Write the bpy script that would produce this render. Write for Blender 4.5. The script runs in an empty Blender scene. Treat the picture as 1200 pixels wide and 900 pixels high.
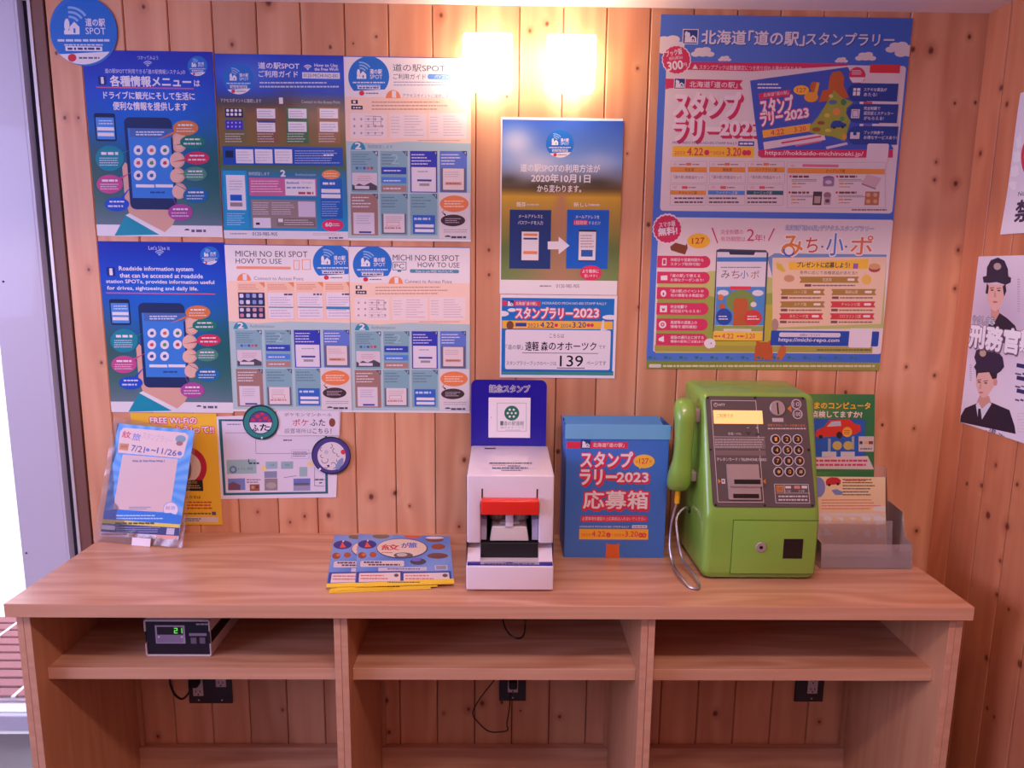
import bpy, bmesh, math, random
import numpy as np
from mathutils import Vector, Matrix
random.seed(7)
SC = bpy.context.scene
COL = SC.collection
PI = math.pi
# ------------------------------------------------------------------ camera
F_PX, YAW, PITCH, ROLL = 818.8, 0.0150, 0.1614, 0.0108
DESK = 0.80
CAM = Vector((-0.0156, -1.7101, 0.6688 + DESK))
_f = Vector((math.sin(YAW)*math.cos(PITCH), math.cos(YAW)*math.cos(PITCH), -math.sin(PITCH)))
_r = Vector((math.cos(YAW), -math.sin(YAW), 0))
_u = _r.cross(_f)
R_ = _r*math.cos(ROLL) + _u*math.sin(ROLL)
U_ = -_r*math.sin(ROLL) + _u*math.cos(ROLL)
cd = bpy.data.cameras.new('camera')
cam = bpy.data.objects.new('camera', cd); COL.objects.link(cam)
cd.sensor_fit = 'HORIZONTAL'; cd.sensor_width = 36; cd.lens = F_PX*36/1200
cd.clip_start = 0.02
M = Matrix((( R_.x, U_.x, -_f.x, CAM.x), (R_.y, U_.y, -_f.y, CAM.y), (R_.z, U_.z, -_f.z, CAM.z), (0, 0, 0, 1)))
cam.matrix_world = M
SC.camera = cam
SC.view_settings.view_transform = 'Standard'
SC.view_settings.look = 'None'
SC.view_settings.gamma = 1
SC.view_settings.exposure = 0.26
SC.view_settings.use_curve_mapping = False
# ------------------------------------------------------------------ world and large lights
w = bpy.data.worlds.new('daylight'); SC.world = w; w.use_nodes = True
bg = w.node_tree.nodes['Background']
bg.inputs[0].default_value = (0.80, 0.80, 1.0, 1); bg.inputs[1].default_value = 3.0
def area(name, loc, target, sx, sy, power, col):
    l = bpy.data.lights.new(name, 'AREA'); l.shape = 'RECTANGLE'; l.size = sx; l.size_y = sy
    l.energy = power; l.color = col
    o = bpy.data.objects.new(name, l); COL.objects.link(o); o.location = loc
    d = Vector(target) - Vector(loc); o.rotation_euler = d.to_track_quat('-Z', 'Y').to_euler()
    return o
area('left_window_daylight', (-3.15, -1.6, 1.70), (0, -0.7, 1.2), 2.2, 1.1, 56, (0.52, 0.50, 1.0))
area('ceiling_lamp_light', (0.15, -1.72, 2.55), (0.15, -0.9, 0.6), 0.9, 0.12, 19, (1.0, 0.70, 0.66))
area('ceiling_lamp_light', (-0.7, -2.9, 2.52), (-0.5, -0.8, 0.9), 1.2, 0.3, 4, (1.0, 0.70, 0.72))

# ------------------------------------------------------------------ survey helpers: world positions measured from the photographer's standpoint
REF = Vector((-0.0156, -1.7101, 1.4688))
def px_of(P):
    d = Vector(P) - REF; z = d.dot(_f)
    return (600 + F_PX*d.dot(R_)/z, 450 - F_PX*d.dot(U_)/z)
def at(x, y, P0=(0, 0, 0), N=(0, 1, 0)):
    d = _f + R_*((x-600)/F_PX) - U_*((y-450)/F_PX); N = Vector(N)
    t = (Vector(P0) - REF).dot(N)/d.dot(N)
    return REF + d*t
# ------------------------------------------------------------------ colour + materials
def lin(c):
    return tuple((v/255/12.92 if v/255 <= 0.04045 else ((v/255+0.055)/1.055)**2.4) for v in c[:3])
MATS = {}
def mat(name, col, rough=0.5, metal=0.0, coat=0.0, bump=0.0, bscale=200, var=0.0, emis=None, estr=0, spec=0.5):
    if name in MATS: return MATS[name]
    m = bpy.data.materials.new(name); m.use_nodes = True; nt = m.node_tree; b = nt.nodes['Principled BSDF']
    c = (*lin(col), 1)
    b.inputs['Base Color'].default_value = c; b.inputs['Roughness'].default_value = rough
    b.inputs['Metallic'].default_value = metal; b.inputs['Coat Weight'].default_value = coat
    b.inputs['Specular IOR Level'].default_value = spec
    if emis: b.inputs['Emission Color'].default_value = (*emis, 1); b.inputs['Emission Strength'].default_value = estr
    if bump or var:
        tc = nt.nodes.new('ShaderNodeNewGeometry'); n = nt.nodes.new('ShaderNodeTexNoise')
        n.inputs['Scale'].default_value = bscale; nt.links.new(tc.outputs['Position'], n.inputs['Vector'])
        if bump:
            bp = nt.nodes.new('ShaderNodeBump'); bp.inputs['Strength'].default_value = bump; bp.inputs['Distance'].default_value = 0.001
            nt.links.new(n.outputs['Fac'], bp.inputs['Height']); nt.links.new(bp.outputs[0], b.inputs['Normal'])
        if var:
            n2 = nt.nodes.new('ShaderNodeTexNoise'); n2.inputs['Scale'].default_value = 9; n2.inputs['Detail'].default_value = 5
            nt.links.new(tc.outputs['Position'], n2.inputs['Vector'])
            mx = nt.nodes.new('ShaderNodeMix'); mx.data_type = 'RGBA'
            mx.inputs['A'].default_value = tuple(v*(1-var) for v in c[:3])+(1,); mx.inputs['B'].default_value = tuple(min(1, v*(1+var)) for v in c[:3])+(1,)
            nt.links.new(n2.outputs['Fac'], mx.inputs['Factor']); nt.links.new(mx.outputs['Result'], b.inputs['Base Color'])
    MATS[name] = m
    return m
def math_node(nt, op, a, b=None, c=None):
    n = nt.nodes.new('ShaderNodeMath'); n.operation = op
    for i, v in enumerate((a, b, c)):
        if v is None: continue
        if isinstance(v, (int, float)): n.inputs[i].default_value = v
        else: nt.links.new(v, n.inputs[i])
    return n.outputs[0]
def wood(name, ca, cb, axis, knots=(), rough=0.45, fine=60, coarse=9, cdark=(104, 44, 26), plane='xz', rnd=0.12, coat=0.0, figure=0.5, along=0.9):
    """procedural timber: grain runs along AXIS; knots = [(x, z, r)] in metres on the board face"""
    m = bpy.data.materials.new(name); m.use_nodes = True; nt = m.node_tree; N = nt.nodes.new; L = nt.links.new
    b = nt.nodes['Principled BSDF']; b.inputs['Roughness'].default_value = rough; b.inputs['Coat Weight'].default_value = coat
    b.inputs['Coat Roughness'].default_value = 0.25
    geo = N('ShaderNodeNewGeometry'); oi = N('ShaderNodeObjectInfo')
    off = N('ShaderNodeVectorMath'); off.operation = 'MULTIPLY'
    cx = N('ShaderNodeCombineXYZ')
    for i in range(3): L(oi.outputs['Random'], cx.inputs[i])
    L(cx.outputs[0], off.inputs[0]); off.inputs[1].default_value = (7, 11, 5)
    add = N('ShaderNodeVectorMath'); L(geo.outputs['Position'], add.inputs[0]); L(off.outputs[0], add.inputs[1])
    def sc(s_along, s_across):
        v = N('ShaderNodeVectorMath'); v.operation = 'MULTIPLY'
        s = [s_across]*3; s['xyz'.index(axis)] = s_along
        v.inputs[1].default_value = s; L(add.outputs[0], v.inputs[0]); return v.outputs[0]
    # knots
    kd = None
    if knots:
        sp = N('ShaderNodeSeparateXYZ'); L(geo.outputs['Position'], sp.inputs[0])
        c2 = N('ShaderNodeCombineXYZ'); L(sp.outputs[0 if plane == 'xz' else 1], c2.inputs[0]); L(sp.outputs[2], c2.inputs[1])
        kn = N('ShaderNodeTexNoise'); kn.inputs['Scale'].default_value = 60; L(geo.outputs['Position'], kn.inputs['Vector'])
        for (kx, kz, kr) in knots:
            s = N('ShaderNodeVectorMath'); s.operation = 'SUBTRACT'; L(c2.outputs[0], s.inputs[0]); s.inputs[1].default_value = (kx, kz, 0)
            s2 = N('ShaderNodeVectorMath'); s2.operation = 'MULTIPLY'; L(s.outputs[0], s2.inputs[0]); s2.inputs[1].default_value = (1/kr, 0.8/kr, 0)
            ln = N('ShaderNodeVectorMath'); ln.operation = 'LENGTH'; L(s2.outputs[0], ln.inputs[0])
            kd = ln.outputs['Value'] if kd is None else math_node(nt, 'MINIMUM', kd, ln.outputs['Value'])
        kd = math_node(nt, 'ADD', kd, math_node(nt, 'MULTIPLY', math_node(nt, 'SUBTRACT', kn.outputs['Fac'], 0.5), 0.9))
    n1 = N('ShaderNodeTexNoise'); n1.inputs['Scale'].default_value = 1; n1.inputs['Detail'].default_value = 4; L(sc(1.6, fine), n1.inputs['Vector'])
    n2 = N('ShaderNodeTexNoise'); n2.inputs['Scale'].default_value = 1; n2.inputs['Detail'].default_value = 2; L(sc(along, coarse), n2.inputs['Vector'])
    ring = math_node(nt, 'MULTIPLY', n2.outputs['Fac'], 34)
    if kd is not None:
        ring = math_node(nt, 'ADD', ring, math_node(nt, 'DIVIDE', 6.0, math_node(nt, 'ADD', kd, 0.7)))
    ring = math_node(nt, 'SINE', ring)
    ring = math_node(nt, 'MULTIPLY_ADD', ring, 0.5*figure, 0.5)
    fac = math_node(nt, 'ADD', math_node(nt, 'MULTIPLY', ring, 0.55), math_node(nt, 'MULTIPLY', n1.outputs['Fac'], 0.45))
    mx = N('ShaderNodeMix'); mx.data_type = 'RGBA'; mx.inputs['A'].default_value = (*lin(cb), 1); mx.inputs['B'].default_value = (*lin(ca), 1)
    rp = N('ShaderNodeMapRange'); rp.inputs['From Min'].default_value = 0.25; rp.inputs['From Max'].default_value = 0.72
    L(fac, rp.inputs['Value']); L(rp.outputs[0], mx.inputs['Factor'])
    col = mx.outputs['Result']
    hs = N('ShaderNodeHueSaturation'); L(col, hs.inputs['Color'])
    L(math_node(nt, 'MULTIPLY_ADD', oi.outputs['Random'], rnd*2, 1-rnd), hs.inputs['Value'])
    col = hs.outputs['Color']
    if kd is not None:
        for (a0, a1, cc, st) in ((1.0, 3.4, (150, 76, 48), 0.30), (0.5, 1.25, cdark, 0.95)):
            mr = N('ShaderNodeMapRange'); mr.inputs['From Min'].default_value = a0; mr.inputs['From Max'].default_value = a1
            mr.inputs['To Min'].default_value = st; mr.inputs['To Max'].default_value = 0
            L(kd, mr.inputs['Value'])
            k = N('ShaderNodeMix'); k.data_type = 'RGBA'; L(mr.outputs[0], k.inputs['Factor']); L(col, k.inputs['A']); k.inputs['B'].default_value = (*lin(cc), 1)
            col = k.outputs['Result']
    L(col, b.inputs['Base Color'])
    bp = N('ShaderNodeBump'); bp.inputs['Strength'].default_value = 0.12; bp.inputs['Distance'].default_value = 0.0006
    L(n1.outputs['Fac'], bp.inputs['Height']); L(bp.outputs[0], b.inputs['Normal'])
    return m
def print_mat(name, rough=0.38, coat=0.0):
    m = bpy.data.materials.new(name); m.use_nodes = True; nt = m.node_tree; b = nt.nodes['Principled BSDF']
    a = nt.nodes.new('ShaderNodeAttribute'); a.attribute_name = 'ink'
    nt.links.new(a.outputs['Color'], b.inputs['Base Color']); b.inputs['Roughness'].default_value = rough
    b.inputs['Coat Weight'].default_value = coat; b.inputs['Coat Roughness'].default_value = 0.1
    b.inputs['Specular IOR Level'].default_value = 0.35
    return m
PAPER = print_mat('printed_paper', 0.42); LAMI = print_mat('laminated_print', 0.22, 0.3); PLASTIC_PRINT = print_mat('printed_plastic', 0.4)
# ------------------------------------------------------------------ object helpers
def wloc(o):
    v = Vector((0, 0, 0))
    while o is not None: v = v + o.location; o = o.parent
    return v
def thing(name, label, cat, loc, group=None):
    o = bpy.data.objects.new(name, None); COL.objects.link(o); o.location = loc; o.empty_display_size = 0.02
    o['label'] = label; o['category'] = cat
    if group: o['group'] = group
    return o
def tag(o, label, cat, group=None):
    o['label'] = label; o['category'] = cat
    if group: o['group'] = group
    return o
def link_mesh(name, me, m, parent=None, label=None, kind=None, smooth=True):
    off = wloc(parent)
    if off.length > 0: me.transform(Matrix.Translation(-off))
    if m is not None: me.materials.append(m)
    if smooth:
        me.polygons.foreach_set('use_smooth', [True]*len(me.polygons)); me.set_sharp_from_angle(angle=math.radians(34))
    o = bpy.data.objects.new(name, me); COL.objects.link(o)
    if parent: o.parent = parent
    if label: o['label'] = label
    if kind: o['kind'] = kind
    return o
def obj(name, bm, m, parent=None, label=None, kind=None, smooth=True):
    me = bpy.data.meshes.new(name); bm.normal_update(); bm.to_mesh(me); bm.free()
    return link_mesh(name, me, m, parent, label, kind, smooth)
def box(x0, x1, y0, y1, z0, z1, bev=0.0, seg=2, bm=None):
    new = bm is None
    b = bmesh.new()
    vs = [b.verts.new(p) for p in ((x0,y0,z0),(x1,y0,z0),(x1,y1,z0),(x0,y1,z0),(x0,y0,z1),(x1,y0,z1),(x1,y1,z1),(x0,y1,z1))]
    for f in ((0,3,2,1),(4,5,6,7),(0,1,5,4),(1,2,6,5),(2,3,7,6),(3,0,4,7)): b.faces.new([vs[i] for i in f])
    if bev: bmesh.ops.bevel(b, geom=b.edges[:], offset=bev, segments=seg, affect='EDGES', profile=0.5)
    if new: return b
    join(bm, b); return bm
def join(bm, b):
    me = bpy.data.meshes.new('t'); b.to_mesh(me); b.free(); bm.from_mesh(me); bpy.data.meshes.remove(me)
def prism(prof, a0, a1, axis='x', bev=0.0, seg=3, bm=None):
    """extrude a closed profile: axis x -> profile (y,z); axis y -> profile (x,z); axis z -> (x,y)"""
    b = bmesh.new()
    def P(p, a): return (a, p[0], p[1]) if axis == 'x' else (p[0], a, p[1]) if axis == 'y' else (p[0], p[1], a)
    A = [b.verts.new(P(p, a0)) for p in prof]; B = [b.verts.new(P(p, a1)) for p in prof]
    n = len(prof)
    b.faces.new(A); b.faces.new(B[::-1])
    for i in range(n): b.faces.new((A[i], B[i], B[(i+1) % n], A[(i+1) % n]))
    bmesh.ops.recalc_face_normals(b, faces=b.faces[:])
    if bev: bmesh.ops.bevel(b, geom=b.edges[:], offset=bev, segments=seg, affect='EDGES', profile=0.5)
    if bm is None: return b
    join(bm, b); return bm
def tube(pts, r, seg=10, bm=None, smooth_n=0, radii=None):
    pts = [Vector(p) for p in pts]
    if smooth_n:
        out = []
        for i in range(len(pts)-1):
            p0 = pts[max(i-1, 0)]; p1 = pts[i]; p2 = pts[i+1]; p3 = pts[min(i+2, len(pts)-1)]
            for k in range(smooth_n):
                t = k/smooth_n
                out.append(0.5*((2*p1)+(-p0+p2)*t+(2*p0-5*p1+4*p2-p3)*t*t+(-p0+3*p1-3*p2+p3)*t**3))
        out.append(pts[-1])
        if radii:
            rr = []
            for i in range(len(radii)-1):
                for k in range(smooth_n): rr.append(radii[i]+(radii[i+1]-radii[i])*k/smooth_n)
            rr.append(radii[-1]); radii = rr
        pts = out
    b = bmesh.new() if bm is None else bm
    up = Vector((0.13, 0.21, 0.97)); rings = []
    for i, p in enumerate(pts):
        d = (pts[min(i+1, len(pts)-1)] - pts[max(i-1, 0)]).normalized()
        a = d.cross(up)
        if a.length < 0.05: a = d.cross(Vector((1, 0, 0)))
        a.normalize(); c = d.cross(a).normalized(); up = c if c.dot(up) > 0 else -c
        rad = radii[i] if radii else r
        rings.append([b.verts.new(p + a*math.cos(2*PI*k/seg)*rad + c*math.sin(2*PI*k/seg)*rad) for k in range(seg)])
    for i in range(len(rings)-1):
        for k in range(seg):
            b.faces.new((rings[i][k], rings[i][(k+1) % seg], rings[i+1][(k+1) % seg], rings[i+1][k]))
    b.faces.new(rings[0][::-1]); b.faces.new(rings[-1])
    bmesh.ops.recalc_face_normals(b, faces=b.faces[:])
    return b
def disc(center, normal, r, h, seg=24, bev=0.0, r2=None, bm=None):
    """short cylinder whose back lies at center and whose front is h along normal"""
    b = bmesh.new(); n = Vector(normal).normalized()
    a = n.cross(Vector((0, 0, 1)))
    if a.length < 0.1: a = n.cross(Vector((1, 0, 0)))
    a.normalize(); c = n.cross(a); C0 = Vector(center)
    prof = [(r, 0), (r, h-bev), (r-bev, h)] if bev else [(r, 0), (r if r2 is None else r2, h)]
    rings = [[b.verts.new(C0 + (a*math.cos(2*PI*k/seg)+c*math.sin(2*PI*k/seg))*pr + n*ph) for k in range(seg)] for pr, ph in prof]
    for i in range(len(rings)-1):
        for k in range(seg): b.faces.new((rings[i][k], rings[i][(k+1) % seg], rings[i+1][(k+1) % seg], rings[i+1][k]))
    b.faces.new(rings[0][::-1]); b.faces.new(rings[-1])
    bmesh.ops.recalc_face_normals(b, faces=b.faces[:])
    if bm is None: return b
    join(bm, b); return bm
def ring(center, normal, r, w, h, seg=24, bm=None):
    b = bmesh.new(); n = Vector(normal).normalized(); a = n.cross(Vector((0, 0, 1)))
    if a.length < 0.1: a = n.cross(Vector((1, 0, 0)))
    a.normalize(); c = n.cross(a); C0 = Vector(center)
    prof = [(r-w, 0), (r, 0), (r, h), (r-w, h)]
    rings = [[b.verts.new(C0 + (a*math.cos(2*PI*k/seg)+c*math.sin(2*PI*k/seg))*pr + n*ph) for k in range(seg)] for pr, ph in prof]
    for i in range(4):
        for k in range(seg): b.faces.new((rings[i][k], rings[i][(k+1) % seg], rings[(i+1) % 4][(k+1) % seg], rings[(i+1) % 4][k]))
    bmesh.ops.recalc_face_normals(b, faces=b.faces[:])
    if bm is None: return b
    join(bm, b); return bm
# ------------------------------------------------------------------ flat print: every sheet is a canvas of its own
_tc = bpy.data.curves.new('lettering_source', 'FONT'); _to = bpy.data.objects.new('lettering_source', _tc); COL.objects.link(_to)
_glyphs = {}
def glyphs(s, off, res=2):
    k = (s, off, res)
    if k not in _glyphs:
        _tc.body = s; _tc.offset = off; _tc.resolution_u = res; _tc.size = 1
        bpy.context.view_layer.update()
        dg = bpy.context.evaluated_depsgraph_get()
        me = bpy.data.meshes.new_from_object(_to.evaluated_get(dg))
        vs = np.array([v.co[:2] for v in me.vertices]) if len(me.vertices) else np.zeros((0, 2))
        fs = [tuple(p.vertices) for p in me.polygons]
        bpy.data.meshes.remove(me)
        _glyphs[k] = (vs, fs)
    return _glyphs[k]
def homog(src, dst):
    A = []; B = []
    for (x, y), (u, v) in zip(src, dst):
        A.append([x, y, 1, 0, 0, 0, -u*x, -u*y]); B.append(u)
        A.append([0, 0, 0, x, y, 1, -v*x, -v*y]); B.append(v)
    return np.append(np.linalg.solve(np.array(A, float), np.array(B, float)), 1).reshape(3, 3)
def lin_hazed_ink(c):
    return lin([v*0.92+17 for v in c[:3]])  # lifts dark inks: haze and paper gloss mixed into the print colour
class Canvas:
    STEP = 0.00005
    def __init__(s, quad, normal, paper=0.0004, curl=0.0, ph=0.0, like=None, cast=0.0):
        """quad: world corners TL, TR, BR, BL of the sheet; shapes are given in the coordinates set by view()"""
        s.q = [Vector(p) for p in quad]; s.n = Vector(normal).normalized(); s.paper = paper; s.curl = curl; s.ph = ph
        s.W = (s.q[1]-s.q[0]).length; s.H = (s.q[3]-s.q[0]).length
        px = [px_of(p) for p in s.q] if like is None else like.px
        s.px = px; s.h = homog(px, [(0, 0), (s.W, 0), (s.W, s.H), (0, s.H)]); s.o = (0, 0, 1); s.boxes = []
        s.lay = {'art': ([], [], []), 'text': ([], [], [])}
    def view(s, ox, oy, k): s.o = (ox, oy, k); return s
    def uv(s, x, y):
        X = s.o[0]+x/s.o[2]; Y = s.o[1]+y/s.o[2]
        r = s.h @ np.array([X, Y, 1.0]); return (r[0]/r[2], r[1]/r[2])
    def lift(s, u, v):
        if not s.curl: return 0.0
        a = u/s.W; b = v/s.H
        return s.curl*(0.5+0.5*math.sin(2*PI*(b*0.9+a*0.35)+s.ph))*(0.35+0.65*(2*a-1)**2)
    def world(s, u, v, l=0.0):
        a = u/s.W; b = v/s.H
        p = s.q[0]*((1-a)*(1-b)) + s.q[1]*(a*(1-b)) + s.q[2]*(a*b) + s.q[3]*((1-a)*b)
        return p + s.n*(s.lift(u, v)+s.paper+l)
    def level(s, u0, v0, u1, v1):
        lv = 1
        for (a, b, c, d, l) in s.boxes:
            if a < u1 and c > u0 and b < v1 and d > v0 and l >= lv: lv = l+1
        s.boxes.append((u0, v0, u1, v1, lv)); return lv*s.STEP
    def put(s, pts, faces, col, lay='art', per=0):
        us = [p[0] for p in pts]; vs = [p[1] for p in pts]
        l = s.level(min(us), min(vs), max(us), max(vs))
        if s.curl and not isinstance(col, list) and lay == 'art' and len(faces) == 1 and max(max(us)-min(us), max(vs)-min(vs)) > 0.026:
            pts, faces = s.sliced(pts, faces)
        V, F, C = s.lay[lay]; n = len(V)
        for i, (u, v) in enumerate(pts):
            V.append(s.world(u, v, l+(i//per)*5e-6 if per else l)); C.append(col[i] if isinstance(col, list) else col)
        F.extend(tuple(n+i for i in f) for f in faces)
    def sliced(s, pts, faces, cell=0.022):
        b = bmesh.new(); vs = [b.verts.new((u, v, 0)) for u, v in pts]
        for f in faces: b.faces.new([vs[i] for i in f])
        bmesh.ops.triangulate(b, faces=b.faces[:])
        for ax in (0, 1):
            lo = min(p[ax] for p in pts); hi = max(p[ax] for p in pts); k = int((hi-lo)/cell)
            for i in range(1, k+1):
                no = (1, 0, 0) if ax == 0 else (0, 1, 0); co = (lo+(hi-lo)*i/(k+1),)*2+(0,)
                bmesh.ops.bisect_plane(b, geom=b.verts[:]+b.edges[:]+b.faces[:], plane_co=co, plane_no=no)
        b.verts.index_update()
        P = [(v.co.x, v.co.y) for v in b.verts]; F = [tuple(v.index for v in f.verts) for f in b.faces]; b.free()
        return P, F
    def grid(s, u0, v0, u1, v1, col, cell=0.02):
        nu = max(1, math.ceil((u1-u0)/cell)); nv = max(1, math.ceil((v1-v0)/cell))
        if not s.curl and not callable(col): nu = nv = 1
        pts = []; cols = []
        for j in range(nv+1):
            for i in range(nu+1):
                pts.append((u0+(u1-u0)*i/nu, v0+(v1-v0)*j/nv))
                if callable(col): cols.append(lin_hazed_ink(col(i/nu, j/nv)))
        fs = [(j*(nu+1)+i, (j+1)*(nu+1)+i, (j+1)*(nu+1)+i+1, j*(nu+1)+i+1) for j in range(nv) for i in range(nu)]
        return pts, fs, (cols if callable(col) else lin_hazed_ink(col))
    def fill(s, col, cell=0.016): s.put(*s.grid(0, 0, s.W, s.H, col, cell))
    def rect(s, x0, y0, x1, y1, col, r=0, cell=0.02):
        xm = (x0+x1)/2; ym = (y0+y1)/2; u0 = s.uv(x0, ym)[0]; u1 = s.uv(x1, ym)[0]; v0 = s.uv(xm, y0)[1]; v1 = s.uv(xm, y1)[1]
        u0, u1 = max(0, u0), min(s.W, u1); v0, v1 = max(0, v0), min(s.H, v1)
        if u1 <= u0 or v1 <= v0: return
        if r:
            k = abs(s.uv(x0+r, y0)[0]-s.uv(x0, y0)[0]); k = min(k, (u1-u0)/2, (v1-v0)/2); pts = []
            for (cx, cy, a0) in ((u1-k, v0+k, -90), (u1-k, v1-k, 0), (u0+k, v1-k, 90), (u0+k, v0+k, 180)):
                for t in range(5): a = math.radians(a0+t*22.5); pts.append((cx+k*math.cos(a), cy+k*math.sin(a)))
            s.put(pts, [tuple(range(len(pts)))[::-1]], lin_hazed_ink(col))
        else: s.put(*s.grid(u0, v0, u1, v1, col, cell))
    def poly(s, P, col):
        pts = [s.uv(x, y) for x, y in P]
        pts = [(min(max(u, 0), s.W), min(max(v, 0), s.H)) for u, v in pts]
        a = sum(pts[i][0]*pts[(i+1) % len(pts)][1]-pts[(i+1) % len(pts)][0]*pts[i][1] for i in range(len(pts)))
        s.put(pts, [tuple(range(len(pts)))[::(-1 if a > 0 else 1)]], lin_hazed_ink(col))
    def ell(s, cx, cy, rx, ry, col, n=28, a0=0, a1=360):
        P = [(cx+rx*math.cos(math.radians(a0+(a1-a0)*i/n)), cy+ry*math.sin(math.radians(a0+(a1-a0)*i/n))) for i in range(n if a1-a0 == 360 else n+1)]
        s.poly(P, col)
    def arc(s, cx, cy, r, wd, a0, a1, col, n=12):
        O = [(cx+(r)*math.cos(math.radians(a0+(a1-a0)*i/n)), cy+(r)*math.sin(math.radians(a0+(a1-a0)*i/n))) for i in range(n+1)]
        I = [(cx+(r-wd)*math.cos(math.radians(a0+(a1-a0)*i/n)), cy+(r-wd)*math.sin(math.radians(a0+(a1-a0)*i/n))) for i in range(n+1)]
        P = [s.uv(*p) for p in O+I]; m = n+1
        s.put([(min(max(u, 0), s.W), min(max(v, 0), s.H)) for u, v in P], [(i, m+i, m+i+1, i+1) for i in range(n)], lin_hazed_ink(col))
    def frame(s, x0, y0, x1, y1, wd, col):
        for (a, b, c, d) in ((x0, y0, x1, y0), (x0, y1, x1, y1), (x0, y0, x0, y1), (x1, y0, x1, y1)):
            h = wd/2
            if b == d: s.poly([(a, b-h), (c, d-h), (c, d+h), (a, b+h)], col)
            else: s.poly([(a-h, b), (a+h, b), (c+h, d), (c-h, d)], col)
    def text(s, x0, y0, x1, y1, t, col, bold=0.0, out=None, ow=0.05, rot=0, shadow=None, sd=(0, 0), res=2):
        t = t.replace('「', '｢').replace('」', '｣')
        v0, _ = glyphs(t, 0.0, res)
        if not len(v0): return
        mn = v0.min(0); mx = v0.max(0); sz = np.maximum(mx-mn, 1e-4)
        xm = (x0+x1)/2; ym = (y0+y1)/2; ua = s.uv(x0, ym)[0]; ub = s.uv(x1, ym)[0]; va = s.uv(xm, y0)[1]; vb = s.uv(xm, y1)[1]; W = ub-ua; H = vb-va; cu = (ua+ub)/2; cv = (va+vb)/2
        ca = math.cos(math.radians(rot)); sa = math.sin(math.radians(rot))
        vs, fs = glyphs(t, 0.0, res); em = H/sz[1]; base = (vs-mn)/sz
        if len(t) == 1 and sz[1] < 0.4: em = W/sz[0]
        em = min(em, 1.6*W/sz[0])
        def lay(off, c, du=0, dv=0):
            k = 1 if off < 0.004 else 4 if off < 0.03 else 8
            P = []; F = []
            for i in range(k):
                ex = off*em*math.cos(2*PI*i/k) if k > 1 else 0; ey = off*em*math.sin(2*PI*i/k) if k > 1 else 0; n = len(P)
                for a, b in base:
                    x = (a-0.5)*W+ex; y = (0.5-b)*H+ey
                    P.append((min(max(cu+du+x*ca-y*sa, 0), s.W), min(max(cv+dv+x*sa+y*ca, 0), s.H)))
                F += [tuple(n+j for j in f) for f in fs]
            s.put(P, F, lin_hazed_ink(c), 'text', per=len(base) if k > 1 else 0)
        if shadow: 
            k = abs(s.uv(x0+1, y0)[0]-s.uv(x0, y0)[0])
            for st in (1.0, 0.5): lay(bold+(ow if out else 0), shadow, sd[0]*k*st, sd[1]*k*st)
        if out: lay(bold+ow, out)
        lay(bold, col)
    def lines(s, x0, y0, x1, y1, n, col, frac=0.5, ragged=0.25, seed=None):
        """rows of print too small to read in the place itself"""
        rg = random.Random(seed if seed is not None else int(x0*7+y0*13)); pts = []; fs = []
        for i in range(n):
            ya = y0+(y1-y0)*(i+0.5-frac/2)/n; yb = y0+(y1-y0)*(i+0.5+frac/2)/n; x = x0; end = x1-(x1-x0)*rg.random()*ragged
            while x < end:
                wd = (yb-ya)*rg.uniform(1.0, 3.2); xe = min(x+wd, end)
                a = s.uv(x, ya); b = s.uv(xe, yb); k = len(pts)
                pts += [(a[0], a[1]), (a[0], b[1]), (b[0], b[1]), (b[0], a[1])]; fs.append((k, k+1, k+2, k+3))
                x = xe+(yb-ya)*rg.uniform(0.25, 0.6)
        if pts: s.put([(min(max(u, 0), s.W), min(max(v, 0), s.H)) for u, v in pts], fs, lin_hazed_ink(col), 'text')
    def sheet(s, name, parent, m=None, edge=(236, 232, 230), shape=None):
        """the paper itself: a thin slab that follows the curl"""
        nu = max(2, math.ceil(s.W/0.03)) if s.curl else 1; nv = max(2, math.ceil(s.H/0.03)) if s.curl else 1
        V = []; F = []
        for l in (0.0, -s.paper):
            for j in range(nv+1):
                for i in range(nu+1): V.append(s.world(s.W*i/nu, s.H*j/nv, l))
        k = (nu+1)*(nv+1)
        for j in range(nv):
            for i in range(nu):
                a = j*(nu+1)+i; q = (a, a+nu+1, a+nu+2, a+1); F.append(q); F.append(tuple(k+t for t in q[::-1]))
        bd = [i for i in range(nu+1)]+[(j)*(nu+1)+nu for j in range(1, nv+1)]+[nv*(nu+1)+i for i in range(nu-1, -1, -1)]+[j*(nu+1) for j in range(nv-1, 0, -1)]
        for i in range(len(bd)): a, b = bd[i], bd[(i+1) % len(bd)]; F.append((a, b, k+b, k+a))
        return s._mesh(name, V, F, [lin_hazed_ink(edge)]*len(V), m or PAPER, parent)
    def _mesh(s, name, V, F, C, m, parent):
        me = bpy.data.meshes.new(name); me.from_pydata([tuple(v) for v in V], [], F)
        at_ = me.attributes.new('ink', 'FLOAT_COLOR', 'POINT')
        at_.data.foreach_set('color', np.array([(*c, 1) for c in C], dtype=np.float32).ravel())
        return link_mesh(name, me, m, parent, smooth=False)
    def build(s, parent, m=None, art='printed_picture', text='printed_lettering', sheet='paper_sheet', edge=(236, 232, 230)):
        o = s.sheet(sheet, parent, m, edge) if sheet else None
        base = o if o is not None else parent
        for key, nm in (('art', art), ('text', text)):
            V, F, C = s.lay[key]
            if V:
                o2 = s._mesh(nm, V, F, C, m or PAPER, parent)
                if key == 'text': o2['kind'] = 'stuff'
        return o
def wall_sheet(x0, x1, z0, z1, gap=0.0006, **k):
    return Canvas([(x0, -gap, z1), (x1, -gap, z1), (x1, -gap, z0), (x0, -gap, z0)], (0, -1, 0), **k)
def mixc(a, b, t): return tuple(a[i]+(b[i]-a[i])*t for i in range(3))
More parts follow.
